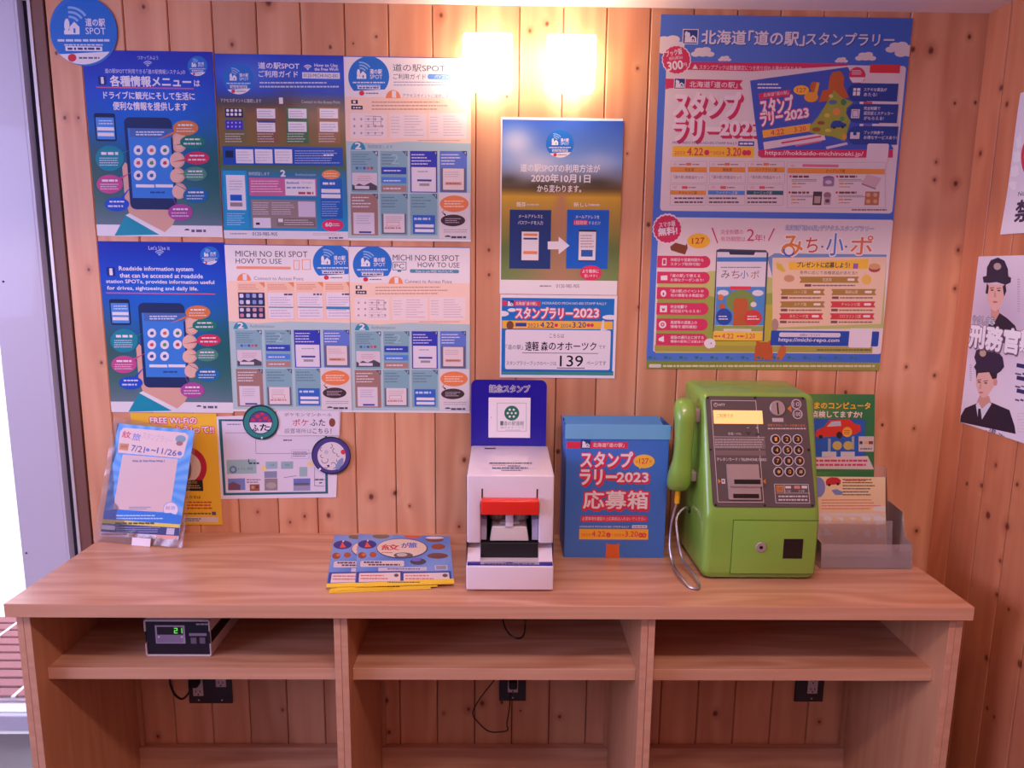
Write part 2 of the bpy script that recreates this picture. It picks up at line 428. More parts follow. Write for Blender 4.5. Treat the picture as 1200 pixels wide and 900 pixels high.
def ramp(stops):
    def f(t):
        for (t0, c0), (t1, c1) in zip(stops, stops[1:]):
            if t <= t1: return mixc(c0, c1, (t-t0)/max(1e-6, t1-t0))
        return stops[-1][1]
    return f
# ================================================================== SETTING
ZC = 2.064; XR = 1.098; XL = -1.056
def kx(px, py, r):
    p = at(px, py); return (p.x, p.z, r*0.58)
KN = [(272,52,.007),(387,55,.007),(414,51,.004),(441,43,.006),(517,18,.008),(621,36,.006),(641,28,.008),(594,113,.006),(315,3,.011),(168,8,.008),
      (66,62,.006),(76,138,.007),(92,138,.006),(104,316,.006),(119,425,.007),(573,293,.007),(573,322,.006),(760,263,.008),(748,360,.005),(735,180,.004),
      (747,80,.005),(302,600,.005),(340,612,.006),(357,605,.006),(385,604,.009),(435,582,.010),(463,578,.008),(480,593,.005),(538,617,.006),(544,539,.009),
      (654,529,.010),(453,821,.009),(456,858,.008),(565,824,.010),(549,831,.008),(588,823,.008),(610,833,.006),(520,836,.005),(656,840,.007),(838,836,.011),
      (960,846,.006),(185,863,.009),(331,832,.005),(991,460,.009),(1034,498,.006),(1071,502,.005),(1074,622,.007),(1070,58,.010),(1091,59,.011),(1136,43,.007),
      (1119,121,.006),(1143,120,.006),(1120,215,.009),(1095,211,.006),(1123,293,.007),(1097,190,.005),(1095,440,.007),(1062,430,.006),(150,505,.006),(1119,338,.006)]
knots_back = [kx(*k) for k in KN]
KR = [(1173,103,.010),(1149,180,.009),(1180,122,.009),(1135,490,.008),(1133,567,.008),(1150,569,.008),(1158,604,.013),(1180,617,.013),(1172,657,.007),(1168,697,.008),(1182,714,.007),(1156,771,.010),(1157,830,.008),(1165,840,.007),(1195,778,.012),(1110,400,.0),(1192,905,.01),(1167,545,.007),(1192,568,.007)]
knots_right = [((lambda p: (p.y, p.z, r*0.58))(at(x, y, (XR, 0, 0), (1, 0, 0)))) for x, y, r in KR if r > 0]
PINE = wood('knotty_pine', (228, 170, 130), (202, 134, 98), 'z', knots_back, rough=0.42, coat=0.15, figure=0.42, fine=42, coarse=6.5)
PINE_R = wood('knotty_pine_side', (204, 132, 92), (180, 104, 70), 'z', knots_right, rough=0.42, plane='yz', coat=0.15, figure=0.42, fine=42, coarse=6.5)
OAK = wood('oak_veneer', (212, 160, 128), (186, 126, 96), 'x', rough=0.34, fine=110, coarse=12, along=1.5, rnd=0.03, coat=0.25, figure=0.55)
OAK_E = wood('oak_edging', (214, 164, 134), (198, 142, 112), 'x', rough=0.42, fine=90, coarse=14, rnd=0.03, figure=0.3)
OAK_V = wood('oak_veneer_upright', (204, 148, 110), (186, 124, 88), 'z', rough=0.42, fine=70, coarse=12, rnd=0.04, figure=0.35)
JOINT = mat('dark_joint', (66, 28, 16), 0.8)
PLASTER = mat('pale_plaster', (150, 140, 142), 0.9, bump=0.1, bscale=120)
CEIL = mat('ceiling_board', (246, 230, 232), 0.9)
TILE = mat('floor_tile', (104, 94, 94), 0.45, var=0.08)
ALU = mat('painted_aluminium', (196, 192, 206), 0.42, metal=0.0, coat=0.2)
ALU_L = mat('bright_aluminium', (214, 206, 208), 0.3, metal=0.3)
GAP = mat('door_track_gap', (44, 40, 60), 0.7)
SHADED_WOOD = mat('shaded_trim_brown', (120, 78, 66), 0.55)  # wood trim face in shadow, the shade put into its brown

def struct(name, bm, m, parent=None):
    return obj(name, bm, m, parent, kind='structure' if parent is None else None, smooth=False)
wb = struct('wall_back', box(XL, XR+0.03, 0.0135, 0.05, 0, ZC), JOINT)
def plank_mesh(x0, x1, z0, z1, d=0.013, c=0.0022):
    g = 0.0009
    return prism([(x0+g, d), (x0+g, c), (x0+g+c, 0), (x1-g-c, 0), (x1-g, c), (x1-g, d)], z0, z1, 'z')
edges = [XL]+[round(-0.7809+0.1*n, 4) for n in range(-2, 18)]+[XR]
edges = [e for e in edges if XL <= e <= XR]
master = {}
for a, b in zip(edges, edges[1:]):
    if b-a < 0.012: continue
    if b == XR: b = XR+0.012
    k = round(b-a, 4)
    if k not in master:
        o = obj('plank', plank_mesh(0, b-a, 0, ZC), PINE, wb, smooth=False); master[k] = o
    else:
        o = master[k].copy(); COL.objects.link(o); o.parent = wb
    o.location = (a, 0, 0)
wr = struct('wall_right', box(XR+0.0135, XR+0.05, -4.2, 0.0, 0, 2.6), JOINT)
pm = None; ys = [0.0, -0.076]
while ys[-1] > -1.35: ys.append(ys[-1]-0.0905)
for a, b in zip(ys[1:], ys):
    k = b-a; g = 0.0013; c = 0.0012
    if pm is None or abs(k-0.0905) > 0.001:
        bm = prism([(XR+0.013, a+g), (XR+c, a+g), (XR, a+g+c), (XR, b-g-c), (XR+c, b-g), (XR+0.013, b-g)], 0, 2.6, 'z')
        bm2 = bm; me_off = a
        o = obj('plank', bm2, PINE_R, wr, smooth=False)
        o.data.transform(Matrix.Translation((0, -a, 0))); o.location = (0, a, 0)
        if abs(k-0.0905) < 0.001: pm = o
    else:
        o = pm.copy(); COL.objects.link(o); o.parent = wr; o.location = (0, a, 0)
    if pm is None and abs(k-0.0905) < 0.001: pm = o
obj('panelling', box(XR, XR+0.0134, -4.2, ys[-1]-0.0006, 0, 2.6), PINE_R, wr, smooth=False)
ceil = struct('ceiling', box(-3.3, XR+0.05, -4.2, -0.9, 2.6, 2.66), CEIL)
obj('soffit', box(-3.3, XR+0.05, -0.9, 0.05, ZC, 2.66), CEIL, ceil, smooth=False)
fl = struct('floor', box(-3.3, XR+0.05, -4.2, 0.32, -0.05, 0), TILE)
struct('wall_front', box(-3.3, XR+0.05, -4.3, -4.2, 0, 2.66), PLASTER)
wl = bmesh.new()
for args in ((-3.3, -3.2, -4.2, -2.8, 0, 2.66), (-3.3, -3.2, -0.5, 0.05, 0, 2.66), (-3.3, -3.2, -2.8, -0.5, 0, 1.1), (-3.3, -3.2, -2.8, -0.5, 2.3, 2.66)): box(*args, bm=wl)
struct('wall_left', wl, PLASTER)
# glazed entrance left of the panelling: trims, painted jamb panel, sill, glass
struct('trim_1', box(-1.086, XL-0.002, -0.002, 0.05, 0, ZC, 0.001), SHADED_WOOD)
struct('trim_2', box(-1.0932, -1.0862, -0.004, 0.05, 0, ZC), ALU_L)
struct('trim_3', box(-1.117, -1.0934, 0.02, 0.05, 0, ZC), GAP)
struct('trim_4', box(-1.123, -1.1172, -0.001, 0.05, 0, ZC), ALU)
jp = struct('trim_5', box(-1.239, -1.1232, 0.0, 0.05, 0, ZC, 0.002), ALU)
for px, py in ((31, 648), (4, 330)):
    p = at(px, py); obj('screw', disc((p.x, 0.0, p.z), (0, -1, 0), 0.0025, 0.0012, 10), GAP, jp)
GLASS = bpy.data.materials.new('window_glass'); GLASS.use_nodes = True
nt = GLASS.node_tree; nt.nodes.remove(nt.nodes['Principled BSDF'])
tr = nt.nodes.new('ShaderNodeBsdfTransparent'); gl = nt.nodes.new('ShaderNodeBsdfGlossy'); gl.inputs['Roughness'].default_value = 0.02
fr = nt.nodes.new('ShaderNodeFresnel'); fr.inputs[0].default_value = 1.35; ms = nt.nodes.new('ShaderNodeMixShader')
nt.links.new(fr.outputs[0], ms.inputs[0]); nt.links.new(tr.outputs[0], ms.inputs[1]); nt.links.new(gl.outputs[0], ms.inputs[2]); nt.links.new(ms.outputs[0], nt.nodes['Material Output'].inputs[0])
dr = struct('door_1', box(-2.7, -1.239, 0.33, 0.37, 0.0, 0.055, 0.003), ALU)
obj('sill_strip', box(-2.7, -1.239, 0.371, 0.43, 0.0, 0.03, 0.002), ALU_L, dr)
obj('glass_pane', box(-2.7, -1.239, 0.346, 0.352, 0.055, ZC), GLASS, dr, smooth=False)
struct('trim_6', box(-3.3, -2.7, 0.0, 0.05, 0, ZC), ALU)
gr = struct('ground', box(-9, 1.4, 0.36, 9, -0.07, -0.012), mat('pale_concrete', (216, 208, 210), 0.85, var=0.05))
mt = obj('entrance_mat', box(-2.7, -1.2, 0.50, 1.08, -0.0118, -0.003), mat('mat_backing', (168, 150, 160), 0.9), smooth=False); tag(mt, 'red ribbed entrance mat outside the glass beyond the left end of the bench', 'mat')
mb = bmesh.new(); y = 0.515
while y < 1.07:
    box(-2.68, -1.22, y, y+0.044, -0.0029, 0.006, 0.002, 1, bm=mb); y += 0.056
obj('mat_rib', mb, mat('mat_rib_red', (150, 92, 92), 0.85), mt, kind='stuff', smooth=False)
for x in (-2.35, -2.02, -1.69): obj('mat_pale_strip', box(x, x+0.012, 0.505, 1.075, -0.0029, 0.0075), ALU_L, mt, smooth=False)  # thin pale strips added across the mat ribs

# ================================================================== COUNTER
YF = -0.37
wt = thing('worktop', 'long pale oak worktop running across the whole bench, phone and stamp machine standing on it', 'worktop', (-0.027, -0.195, 0.771))
obj('top_board', box(-1.0072, 0.953, -0.3885, -0.001, 0.7714, 0.7999, 0.0), OAK, wt, smooth=False)
obj('front_edging', box(-1.0072, 0.953, -0.390, -0.3886, 0.7714, 0.7999, 0.0005, 1), OAK_E, wt, smooth=False)
units = [('left', -0.9858, -0.3425, 'left open cabinet of the bench, black meter box on its shelf'),
         ('mid', -0.3418, 0.2912, 'middle open cabinet of the bench, shelf empty but for a loose cord'),
         ('right', 0.2922, 0.9326, 'right open cabinet of the bench, empty shelf, beside the pine side wall')]
ends = [(-0.9998, -0.9865), None, (0.9334, 0.9476)]
for (nm, x0, x1, lab), e in zip(units, ends):
    u = thing('bench_cabinet', lab, 'cabinet', ((x0+x1)/2, -0.19, 0), 'open cabinets under the worktop')
    t = 0.0138
    for a, b in ((x0, x0+t), (x1-t, x1)):
        sp = obj('side_panel', box(a, b, YF+0.0012, -0.002, 0, 0.771), OAK_V, u, smooth=False)
        obj('panel_edging', box(a, b, YF, YF+0.0011, 0, 0.771, 0.0004, 1), OAK_E, sp, smooth=False)
    if e:
        sp = obj('end_panel', box(e[0], e[1], YF+0.0012, -0.002, 0, 0.771), OAK_V, u, smooth=False)
        obj('panel_edging', box(e[0], e[1], YF, YF+0.0011, 0, 0.771, 0.0004, 1), OAK_E, sp, smooth=False)
    sh = obj('shelf', box(x0+t+0.0004, x1-t-0.0004, -0.3332, -0.03, 0.602, 0.628), OAK, u, smooth=False)
    obj('shelf_edging', box(x0+t+0.0004, x1-t-0.0004, -0.3345, -0.3333, 0.602, 0.628, 0.0005, 1), OAK_E, sh, smooth=False)
    for xx in (x0+t, x1-t-0.012):
        for yy in (-0.30, -0.06): obj('shelf_peg', box(xx, xx+0.012, yy-0.005, yy+0.005, 0.594, 0.6018, 0.001, 1), JOINT, u, smooth=False)
    obj('back_rail', box(x0+t+0.0004, x1-t-0.0004, -0.020, -0.002, 0, 0.205, 0.0006, 1), OAK, u, smooth=False)
    for xx in ((x0+t+0.0004, x0+t+0.010), (x1-t-0.010, x1-t-0.0004)):
        obj('corner_batten', box(xx[0], xx[1], -0.012, -0.002, 0.2052, 0.60), OAK_V, u, smooth=False)

# ================================================================== SOCKETS AND CORDS
PLATE = mat('socket_plate', (62, 56, 66), 0.4, metal=0.3); IVORY = mat('socket_ivory', (214, 198, 206), 0.4); BLACK = mat('black_rubber', (14, 12, 16), 0.45)
def socket(x0, x1, z0, z1, inserts, label, kind='outlet'):
    t = thing('wall_socket', label, 'socket', ((x0+x1)/2, 0, z0), 'wall sockets inside the bench')
    obj('cover_plate', box(x0, x1, -0.006, -0.0002, z0, z1, 0.0015, 2), PLATE, t)
    for (cx, cz, w2, h2) in inserts:
        o = obj('receptacle', box(cx-w2, cx+w2, -0.008, -0.0062, cz-h2, cz+h2, 0.0008, 1), IVORY, t)
        b = bmesh.new()
        for s in (0.45, -0.55):
            for k in (-1, 1): box(cx+k*w2*0.4-0.0010, cx+k*w2*0.4+0.0010, -0.0084, -0.0081, cz+s*h2-0.001, cz+s*h2+0.0055, bm=b)
            disc((cx, -0.0081, cz+s*h2-0.006), (0, -1, 0), 0.0022, 0.0003, 10, bm=b)
        obj('pin_slots', b, BLACK, o, smooth=False)
    for cx in sorted(set(i[0] for i in inserts)):
        obj('screw', disc((cx, -0.006, z0+0.010), (0, -1, 0), 0.0022, 0.0010, 10), IVORY, t)
    return t
socket(-0.837, -0.723, 0.3255, 0.4455, [(-0.811, 0.372, 0.0135, 0.024), (-0.750, 0.398, 0.0135, 0.024)], 'wide dark double wall socket under the left shelf, a black plug in it')
socket(-0.0155, 0.0555, 0.334, 0.454, [(0.021, 0.382, 0.0135, 0.022)], 'dark wall socket under the middle shelf with a looping thin cord plugged in')
socket(0.778, 0.854, 0.333, 0.453, [(0.823, 0.384, 0.0135, 0.026)], 'dark wall socket under the right shelf with nothing plugged in')
def cord(name, pts, r, label, plug=None, seg=8):
    t = thing(name, label, 'cord', tuple(pts[0]), None)
    obj('cable', tube(pts, r, seg, smooth_n=6), BLACK, t)
    if plug: 
        p = plug; obj('plug', box(p[0]-0.011, p[0]+0.011, -0.034, -0.0086, p[1]-0.010, p[1]+0.012, 0.004, 2), BLACK, t)
    return t
def wp(x, y, off): p = at(x, y, (0, -off, 0)); return p
cord('power_cord', [wp(228, 796, .033), wp(224, 806, .045), wp(219, 815, .045), wp(213, 819, .04), wp(206, 815, .035), wp(201, 806, .028), wp(199, 795, .024), wp(200, 780, .020)], 0.0028,
     'short black power cord curling left of the double socket under the left shelf', plug=(-0.812, 0.396))
cord('power_cord', [wp(598, 812, .022), wp(597, 830, .020), wp(594, 848, .018), wp(595, 855, .018), wp(588, 857.5, .018), wp(573, 857, .018), wp(560, 846, .018), wp(554, 836, .018), wp(559, 824, .018), wp(568, 811, .020), wp(579, 797, .022), wp(588, 780, .022)], 0.0016,
     'thin black cord hanging in an open loop below the middle shelf', plug=(0.021, 0.394))
cord('power_cord', [wp(589, 722, .17), wp(591, 733, .18), wp(597, 743, .215), wp(606, 748.0, .23), wp(613, 745, .215), wp(615.5, 735, .18), wp(616, 722, .17)], 0.0018,
     'thin black cord dangling in a small loop just under the worktop behind the middle shelf')

# ================================================================== METER BOX on the left shelf
my = -0.286
TL = at(168.8, 725.9, (0, my, 0)); BR = at(249, 768.5, (0, my, 0))
mx0, mx1, mz0, mz1 = TL.x, BR.x, 0.6285, 0.6285+(TL.z-BR.z)
mtr = thing('display_meter', 'black meter box with grey rim and green digits on the left shelf', 'meter', ((mx0+mx1)/2, -0.2, mz0))
CASE = mat('meter_case', (206, 194, 198), 0.45); NAVY = mat('meter_front', (22, 20, 44), 0.4)
obj('case', box(mx0+0.001, mx1-0.001, my+0.002, -0.075, mz0, mz1, 0.002, 2), CASE, mtr)
rim = bmesh.new(); hz = (mz1-mz0)
for s0, s1 in ((0, 0.35), (0.68, 1.0)):
    for (a, b) in ((mx0, mx0+0.0035), (mx1-0.0035, mx1)): box(a, b, my-0.004, my+0.002, mz0+hz*s0, mz0+hz*s1, 0.0008, 1, bm=rim)
box(mx0, mx1, my-0.004, my+0.002, mz0, mz0+0.0035, 0.0008, 1, bm=rim); box(mx0, mx1, my-0.004, my+0.002, mz1-0.0035, mz1, 0.0008, 1, bm=rim)
obj('rim', rim, CASE, mtr)
fc = obj('front_plate', box(mx0+0.0036, mx1-0.0036, my-0.001, my+0.0019, mz0+0.0036, mz1-0.0036), NAVY, mtr)
obj('side_strip', box(mx1-0.0010, mx1+0.0006, my+0.001, -0.08, mz0+hz*0.36, mz0+hz*0.67, 0.0002, 1), BLACK, mtr)
obj('side_strip', box(mx0-0.0006, mx0+0.0010, my+0.001, -0.08, mz0+hz*0.36, mz0+hz*0.67, 0.0002, 1), BLACK, mtr)
cv = Canvas([(mx0, my-0.0012, mz1), (mx1, my-0.0012, mz1), (mx1, my-0.0012, mz0), (mx0, my-0.0012, mz0)], (0, -1, 0), paper=0).view(150, 710, 6.92)
cv.rect(222, 158, 462, 305, (176, 160, 190)); cv.rect(234, 170, 446, 234, (30, 24, 36)); cv.rect(234, 234, 446, 298, (150, 134, 170))
cv.ell(250, 252, 8, 8, (232, 226, 240), 12); cv.ell(435, 252, 8, 8, (232, 226, 240), 12)
cv.rect(496, 222, 638, 244, (150, 134, 160)); cv.lines(552, 140, 648, 158, 1, (170, 160, 180), 0.7, 0)
cv.build(mtr, PLASTIC_PRINT, sheet=None, art='display_bezel', text='maker_mark')
GREEN_LED = mat('green_digits', (20, 90, 20), 0.5, emis=(0.18, 0.9, 0.12), estr=0.9)
d = bmesh.new()
def dig(px0, px1, py0, py1, segs):
    A = at(150+px0/6.92, 710+py0/6.92, (0, my-0.0018, 0)); B = at(150+px1/6.92, 710+py1/6.92, (0, my-0.0018, 0)); t = 0.0011; zm = (A.z+B.z)/2
    R = {'a': (A.x, B.x, A.z-t, A.z), 'g': (A.x, B.x, zm-t/2, zm+t/2), 'd': (A.x, B.x, B.z, B.z+t), 'b': (B.x-t, B.x, zm, A.z), 'c': (B.x-t, B.x, B.z, zm), 'f': (A.x, A.x+t, zm, A.z), 'e': (A.x, A.x+t, B.z, zm)}
    for s in segs: box(R[s][0], R[s][1], my-0.0022, my-0.0014, R[s][2], R[s][3], bm=d)
dig(372, 402, 180, 222, 'abged'); dig(424, 440, 180, 222, 'bc')
obj('green_digits', d, GREEN_LED, mtr, smooth=False)
for a, b in ((508, 558), (580, 630)):
    A = at(150+a/6.92, 710+256/6.92, (0, my-0.002, 0)); B = at(150+b/6.92, 710+306/6.92, (0, my-0.002, 0))
    obj('push_button', box(A.x, B.x, my-0.0028, my-0.0008, B.z, A.z, 0.0006, 1), mat('meter_button', (120, 108, 130), 0.5), mtr)
for xx in (mx0+0.012, mx1-0.012): pass

# ================================================================== SCONCES
SH = mat('lit_opal_glass', (255, 240, 225), 0.4, emis=(1.0, 0.76, 0.54), estr=14)
for i, (x0, x1, lab) in enumerate(((-0.1065, 0.0018, 'glowing square wall lamp on the left of the pair, above the sunset poster'), (0.0795, 0.1875, 'glowing square wall lamp on the right of the pair, nearer the large blue poster'))):
    t = thing('wall_lamp', lab, 'lamp', ((x0+x1)/2, 0, 1.93), 'pair of square wall lamps')
    obj('mounting_plate', box(x0+0.012, x1-0.012, -0.012, -0.0003, 1.884, 1.972, 0.001), mat('lamp_bracket', (235, 230, 225), 0.4), t)
    obj('glass_shade', box(x0, x1, -0.066, -0.0125, 1.871, 1.986, 0.006, 3), SH, t)
# ================================================================== STAMP MACHINE
WH = mat('white_enamel', (226, 214, 222), 0.32, coat=0.3); NB = mat('deep_blue_plastic', (26, 14, 150), 0.35, coat=0.2); RED = mat('red_handle', (226, 44, 30), 0.35, coat=0.2)
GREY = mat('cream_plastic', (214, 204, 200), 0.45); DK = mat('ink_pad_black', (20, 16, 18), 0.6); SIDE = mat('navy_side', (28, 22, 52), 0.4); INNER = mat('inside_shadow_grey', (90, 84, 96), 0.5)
st = thing('stamp_machine', 'white souvenir stamp machine with a red handle and blue sign on top', 'stamp machine', (0.006, -0.2, 0.80))
X0, X1 = -0.0865, 0.0965
obj('base', prism([(-0.330, 0.8048), (-0.330, 0.8575), (-0.312, 0.8602), (-0.074, 0.8602), (-0.074, 0.8048)], X0, X1, 'x', bev=0.003), WH, st)
bs = obj('base_stripe', box(X0+0.002, X1-0.002, -0.3270, -0.3135, 0.8583, 0.8606), NB, st, smooth=False)
bs.data.transform(Matrix.Translation((0, 0, 0)))
hb = bmesh.new()
prism([(X0, .8962), (X0, 1.046), (X1, 1.046), (X1, .8962), (.0655, .8962), (.0655, .987), (-.0575, .987), (-.0575, .8962)], -0.300, -0.074, 'y', bev=0.0035, bm=hb)
for v in hb.verts:
    if v.co.z > 1.03: v.co.z += (v.co.y+0.300)*0.027
obj('housing', hb, WH, st)
b = bmesh.new(); box(X0-0.0012, X0-0.0001, -0.296, -0.078, 0.806, 1.043, bm=b); box(X1+0.0001, X1+0.0012, -0.296, -0.078, 0.806, 1.043, bm=b)
box(X0+0.004, X1-0.004, -0.094, -0.080, 0.8604, 0.8960, bm=b)
obj('side_cover', b, SIDE, st, smooth=False)
for a, c in ((X0+0.001, -0.0579), (0.0659, X1-0.001)): obj('deck_wedge', prism([(-0.309, 0.8604), (-0.262, 0.8958), (-0.11, 0.8958), (-0.11, 0.8604)], a, c, 'x'), WH, st, smooth=False)
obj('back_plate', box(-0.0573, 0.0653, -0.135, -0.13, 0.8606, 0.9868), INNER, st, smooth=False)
for x in (-0.0545, 0.0610): obj('handle_slot', box(x-0.0016, x+0.0016, -0.3006, -0.2990, 0.986, 1.0165, 0.0003, 1), DK, st, smooth=False)
hd = prism([(-0.320, 0.966), (-0.320, 0.995), (-0.316, 0.9985), (-0.302, 0.9985), (-0.302, 0.966)], -0.0560, 0.0640, 'x', bev=0.0022)
obj('press_handle', hd, RED, st)
for x in (-0.0545, 0.0610): obj('handle_arm', box(x-0.0012, x+0.0012, -0.305, -0.28, 0.985, 0.992), DK, st, smooth=False)
for x in (-0.0235, 0.0305): obj('press_column', disc((x, -0.245, 0.9335), (0, 0, 1), 0.0155, 0.053, 24, 0.001), mat('worn_steel', (176, 152, 134), 0.45, metal=0.3), st)
obj('press_tongue', box(-0.0048, 0.0118, -0.296, -0.290, 0.931, 0.968, 0.0018, 2), WH, st)
b = prism([(-0.0385, 0.8970), (-0.0330, 0.9300), (0.0400, 0.9300), (0.0455, 0.8970)], -0.290, -0.17, 'y', bev=0.003)
obj('stamp_head', b, GREY, st)
obj('head_stem', box(-0.018, 0.025, -0.275, -0.18, 0.9302, 0.9333, 0.0008, 1), GREY, st)
for a, c in ((-0.057, -0.045), (0.052, 0.065)): obj('guide_bracket', box(a, c, -0.286, -0.20, 0.898, 0.945, 0.001, 1), mat('bracket_grey', (168, 160, 190), 0.4), st)
obj('ink_pad', box(-0.0572, 0.0652, -0.292, -0.14, 0.8604, 0.8940, 0.001, 1), DK, st)
sign = prism([(-0.088, 1.050), (-0.088, 1.197)]+[(-0.073-0.015*math.cos(math.radians(a)), 1.197+0.015*math.sin(math.radians(a))) for a in range(15, 91, 15)]
             + [(0.077+0.015*math.sin(math.radians(a)), 1.197+0.015*math.cos(math.radians(a))) for a in range(0, 91, 15)]+[(0.092, 1.050)], -0.0735, -0.0690, 'y')
sg = obj('sign_board', sign, NB, st, smooth=False)
q = [(-0.088, -0.0736, 1.212), (0.092, -0.0736, 1.212), (0.092, -0.0736, 1.05), (-0.088, -0.0736, 1.05)]
cv = Canvas(q, (0, -1, 0), paper=0).view(530, 430, 3.2143)
cv.text(140, 68, 292, 96, '記念スタンプ', (20, 30, 110), 0.012, out=(236, 230, 240), ow=0.045)
cv.build(sg, PLASTIC_PRINT, sheet=None, art='sign_print', text='sign_lettering')
A = at(530+137/3.2143, 430+115/3.2143, (0, -0.0740, 0)); B = at(530+293/3.2143, 430+267/3.2143, (0, -0.0740, 0))
cd_ = obj('stamp_sample_card', box(A.x, B.x, -0.0755, -0.0737, B.z, A.z, 0.0006, 1), mat('card_white', (236, 230, 234), 0.5), st, smooth=False)
cv = Canvas([(A.x, -0.0756, A.z), (B.x, -0.0756, A.z), (B.x, -0.0756, B.z), (A.x, -0.0756, B.z)], (0, -1, 0), paper=0).view(530, 430, 3.2143)
cv.frame(169, 136, 279, 242, 1.2, (120, 150, 140)); cv.ell(224, 174, 28, 28, (24, 108, 84)); 
for k in range(6):
    a = math.radians(k*60); cv.ell(224+15*math.cos(a), 174+15*math.sin(a), 4.5, 4.5, (228, 232, 228), 10)
cv.ell(224, 174, 4, 4, (228, 232, 228), 12)
cv.rect(181, 204, 192, 220, (60, 110, 90)); cv.text(193, 204, 270, 221, '道の駅遠軽', (60, 120, 100), 0.0)
cv.text(181, 223, 270, 233, '森のオホーツク', (150, 170, 164), 0.0); cv.lines(200, 236, 258, 240, 1, (150, 170, 164), 0.5)
cv.ell(147, 190, 1.6, 1.6, (60, 50, 60), 8)
cv.build(cd_, PLASTIC_PRINT, sheet=None, art='green_emblem', text='card_lettering')
# print on the top deck and on the base stripe
zt = 1.0466
cv = Canvas([(X0, -0.076, zt+0.0060), (X1, -0.076, zt+0.0060), (X1, -0.299, zt), (X0, -0.299, zt)], (0, 0, 1), paper=0.0003).view(530, 430, 3.2143)
cv.rect(122, 305, 164, 309, (60, 40, 50)); cv.lines(140, 360, 300, 365, 1, (70, 60, 84), 0.9, 0); cv.lines(150, 369, 200, 373, 1, (230, 120, 80), 0.6, 0); cv.lines(210, 370, 260, 376, 1, (60, 60, 110), 0.6); cv.lines(150, 378, 286, 384, 1, (70, 90, 140), 0.9, 0); cv.lines(184, 387, 262, 392, 1, (120, 110, 130), 0.7, 0)
cv.build(st, PLASTIC_PRINT, sheet=None, art='deck_marking', text='top_deck_note')
cv = Canvas([(X0, -0.3135, 0.8608), (X1, -0.3135, 0.8608), (X1, -0.3275, 0.8608), (X0, -0.3275, 0.8608)], (0, 0, 1), paper=0).view(530, 430, 3.2143)
cv.rect(106, 735, 328, 747, (176, 168, 190)); cv.poly([(190, 740), (215, 729), (240, 740)], (40, 70, 160)); cv.lines(120, 737, 310, 746, 1, (110, 100, 130), 0.6, 0)
cv.build(bs, PLASTIC_PRINT, sheet=None, art='stripe_print', text='stripe_note')
for x in (-0.060, 0.070):
    for yy in (-0.305, -0.10): obj('rubber_foot', disc((x, yy, 0.8001), (0, 0, 1), 0.010, 0.0050, 18), BLACK, st)

# ================================================================== ENTRY BOX
BLUE = (60, 118, 204); CARD = mat('blue_card', (62, 116, 198), 0.5); CARD_L = mat('light_blue_card', (112, 182, 226), 0.5)
bx = thing('entry_box', 'blue cardboard entry box with white stamp rally lettering, lid flaps a little open', 'box', (0.253, -0.085, 0.80))
bY = -0.147; BX0, BX1 = 0.1345, 0.3718
b = prism([(-0.147, 0.8005), (-0.147, 1.094), (-0.020, 1.100), (-0.020, 0.8005)], BX0, BX1, 'x', bev=0.001, seg=1)
obj('carton', b, CARD, bx, smooth=False)
b = bmesh.new()
prism([(-0.1495, 1.088), (-0.1515, 1.1225), (-0.1500, 1.1228), (-0.1480, 1.088)], BX0-0.0035, BX1+0.0015, 'x', bm=b)
obj('front_flap', b, CARD_L, bx, smooth=False)
b = bmesh.new()
prism([(-0.1500, 1.1225), (-0.085, 1.1300), (-0.085, 1.1285), (-0.1490, 1.1210)], BX0-0.0030, BX1-0.016, 'x', bm=b)
prism([(-0.0850, 1.1300), (-0.020, 1.1040), (-0.020, 1.1025), (-0.085, 1.1285)], BX0, BX1-0.014, 'x', bm=b)
obj('lid_flap', b, mat('mid_blue_card', (60, 134, 200), 0.5), bx, smooth=False)
b = bmesh.new(); b2 = bmesh.new()
prism([(BX1+0.0003, 1.090), (BX1+0.004, 1.118), (BX1+0.0052, 1.118), (BX1+0.0015, 1.090)], -0.146, -0.03, 'y', bm=b); prism([(BX0-0.0003, 1.090), (BX0-0.003, 1.120), (BX0-0.0042, 1.120), (BX0-0.0015, 1.090)], -0.146, -0.03, 'y', bm=b2); obj('side_flap', b2, CARD, bx, smooth=False)
obj('side_flap', b, CARD, bx, smooth=False)
cv = Canvas([(BX0+0.001, bY, 1.094), (BX1-0.001, bY, 1.094), (BX1-0.001, bY, 0.8007), (BX0+0.001, bY, 0.8007)], (0, -1, 0), paper=0.0001).view(640, 470, 4.5)
RD = (218, 40, 72); WHT = (236, 228, 236); YL = (246, 190, 56)
cv.fill((56, 112, 204)); cv.rect(104, 216, 432, 250, RD); cv.rect(182, 204, 234, 250, (24, 60, 130))
def st_icon(cv, x0, y0, x1, y1, bgc=(24, 56, 132), fg=(236, 232, 240), border=None):
    W = x1-x0; H = y1-y0
    if border: cv.rect(x0-W*.06, y0-H*.06, x1+W*.06, y1+H*.06, border)
    cv.rect(x0, y0, x1, y1, bgc)
    P = lambda u, v: (x0+u*W, y0+v*H)
    cv.rect(*P(.10, .52), *P(.55, .88), fg); cv.ell(*P(.22, .34), W*.12, H*.24, fg, 12); cv.ell(*P(.38, .38), W*.10, H*.20, fg, 12)
    cv.poly([P(.46, .88), P(.46, .55), P(.68, .38), P(.92, .58), P(.92, .88), P(.80, .88), P(.80, .62), P(.68, .52), P(.60, .60), P(.60, .88)], fg)
    cv.rect(*P(.64, .68), *P(.74, .90), fg); cv.rect(*P(.06, .86), *P(.95, .93), fg)
st_icon(cv, 186, 206, 232, 248)
cv.text(246, 221, 412, 243, '北海道「道の駅」', WHT, 0.01)
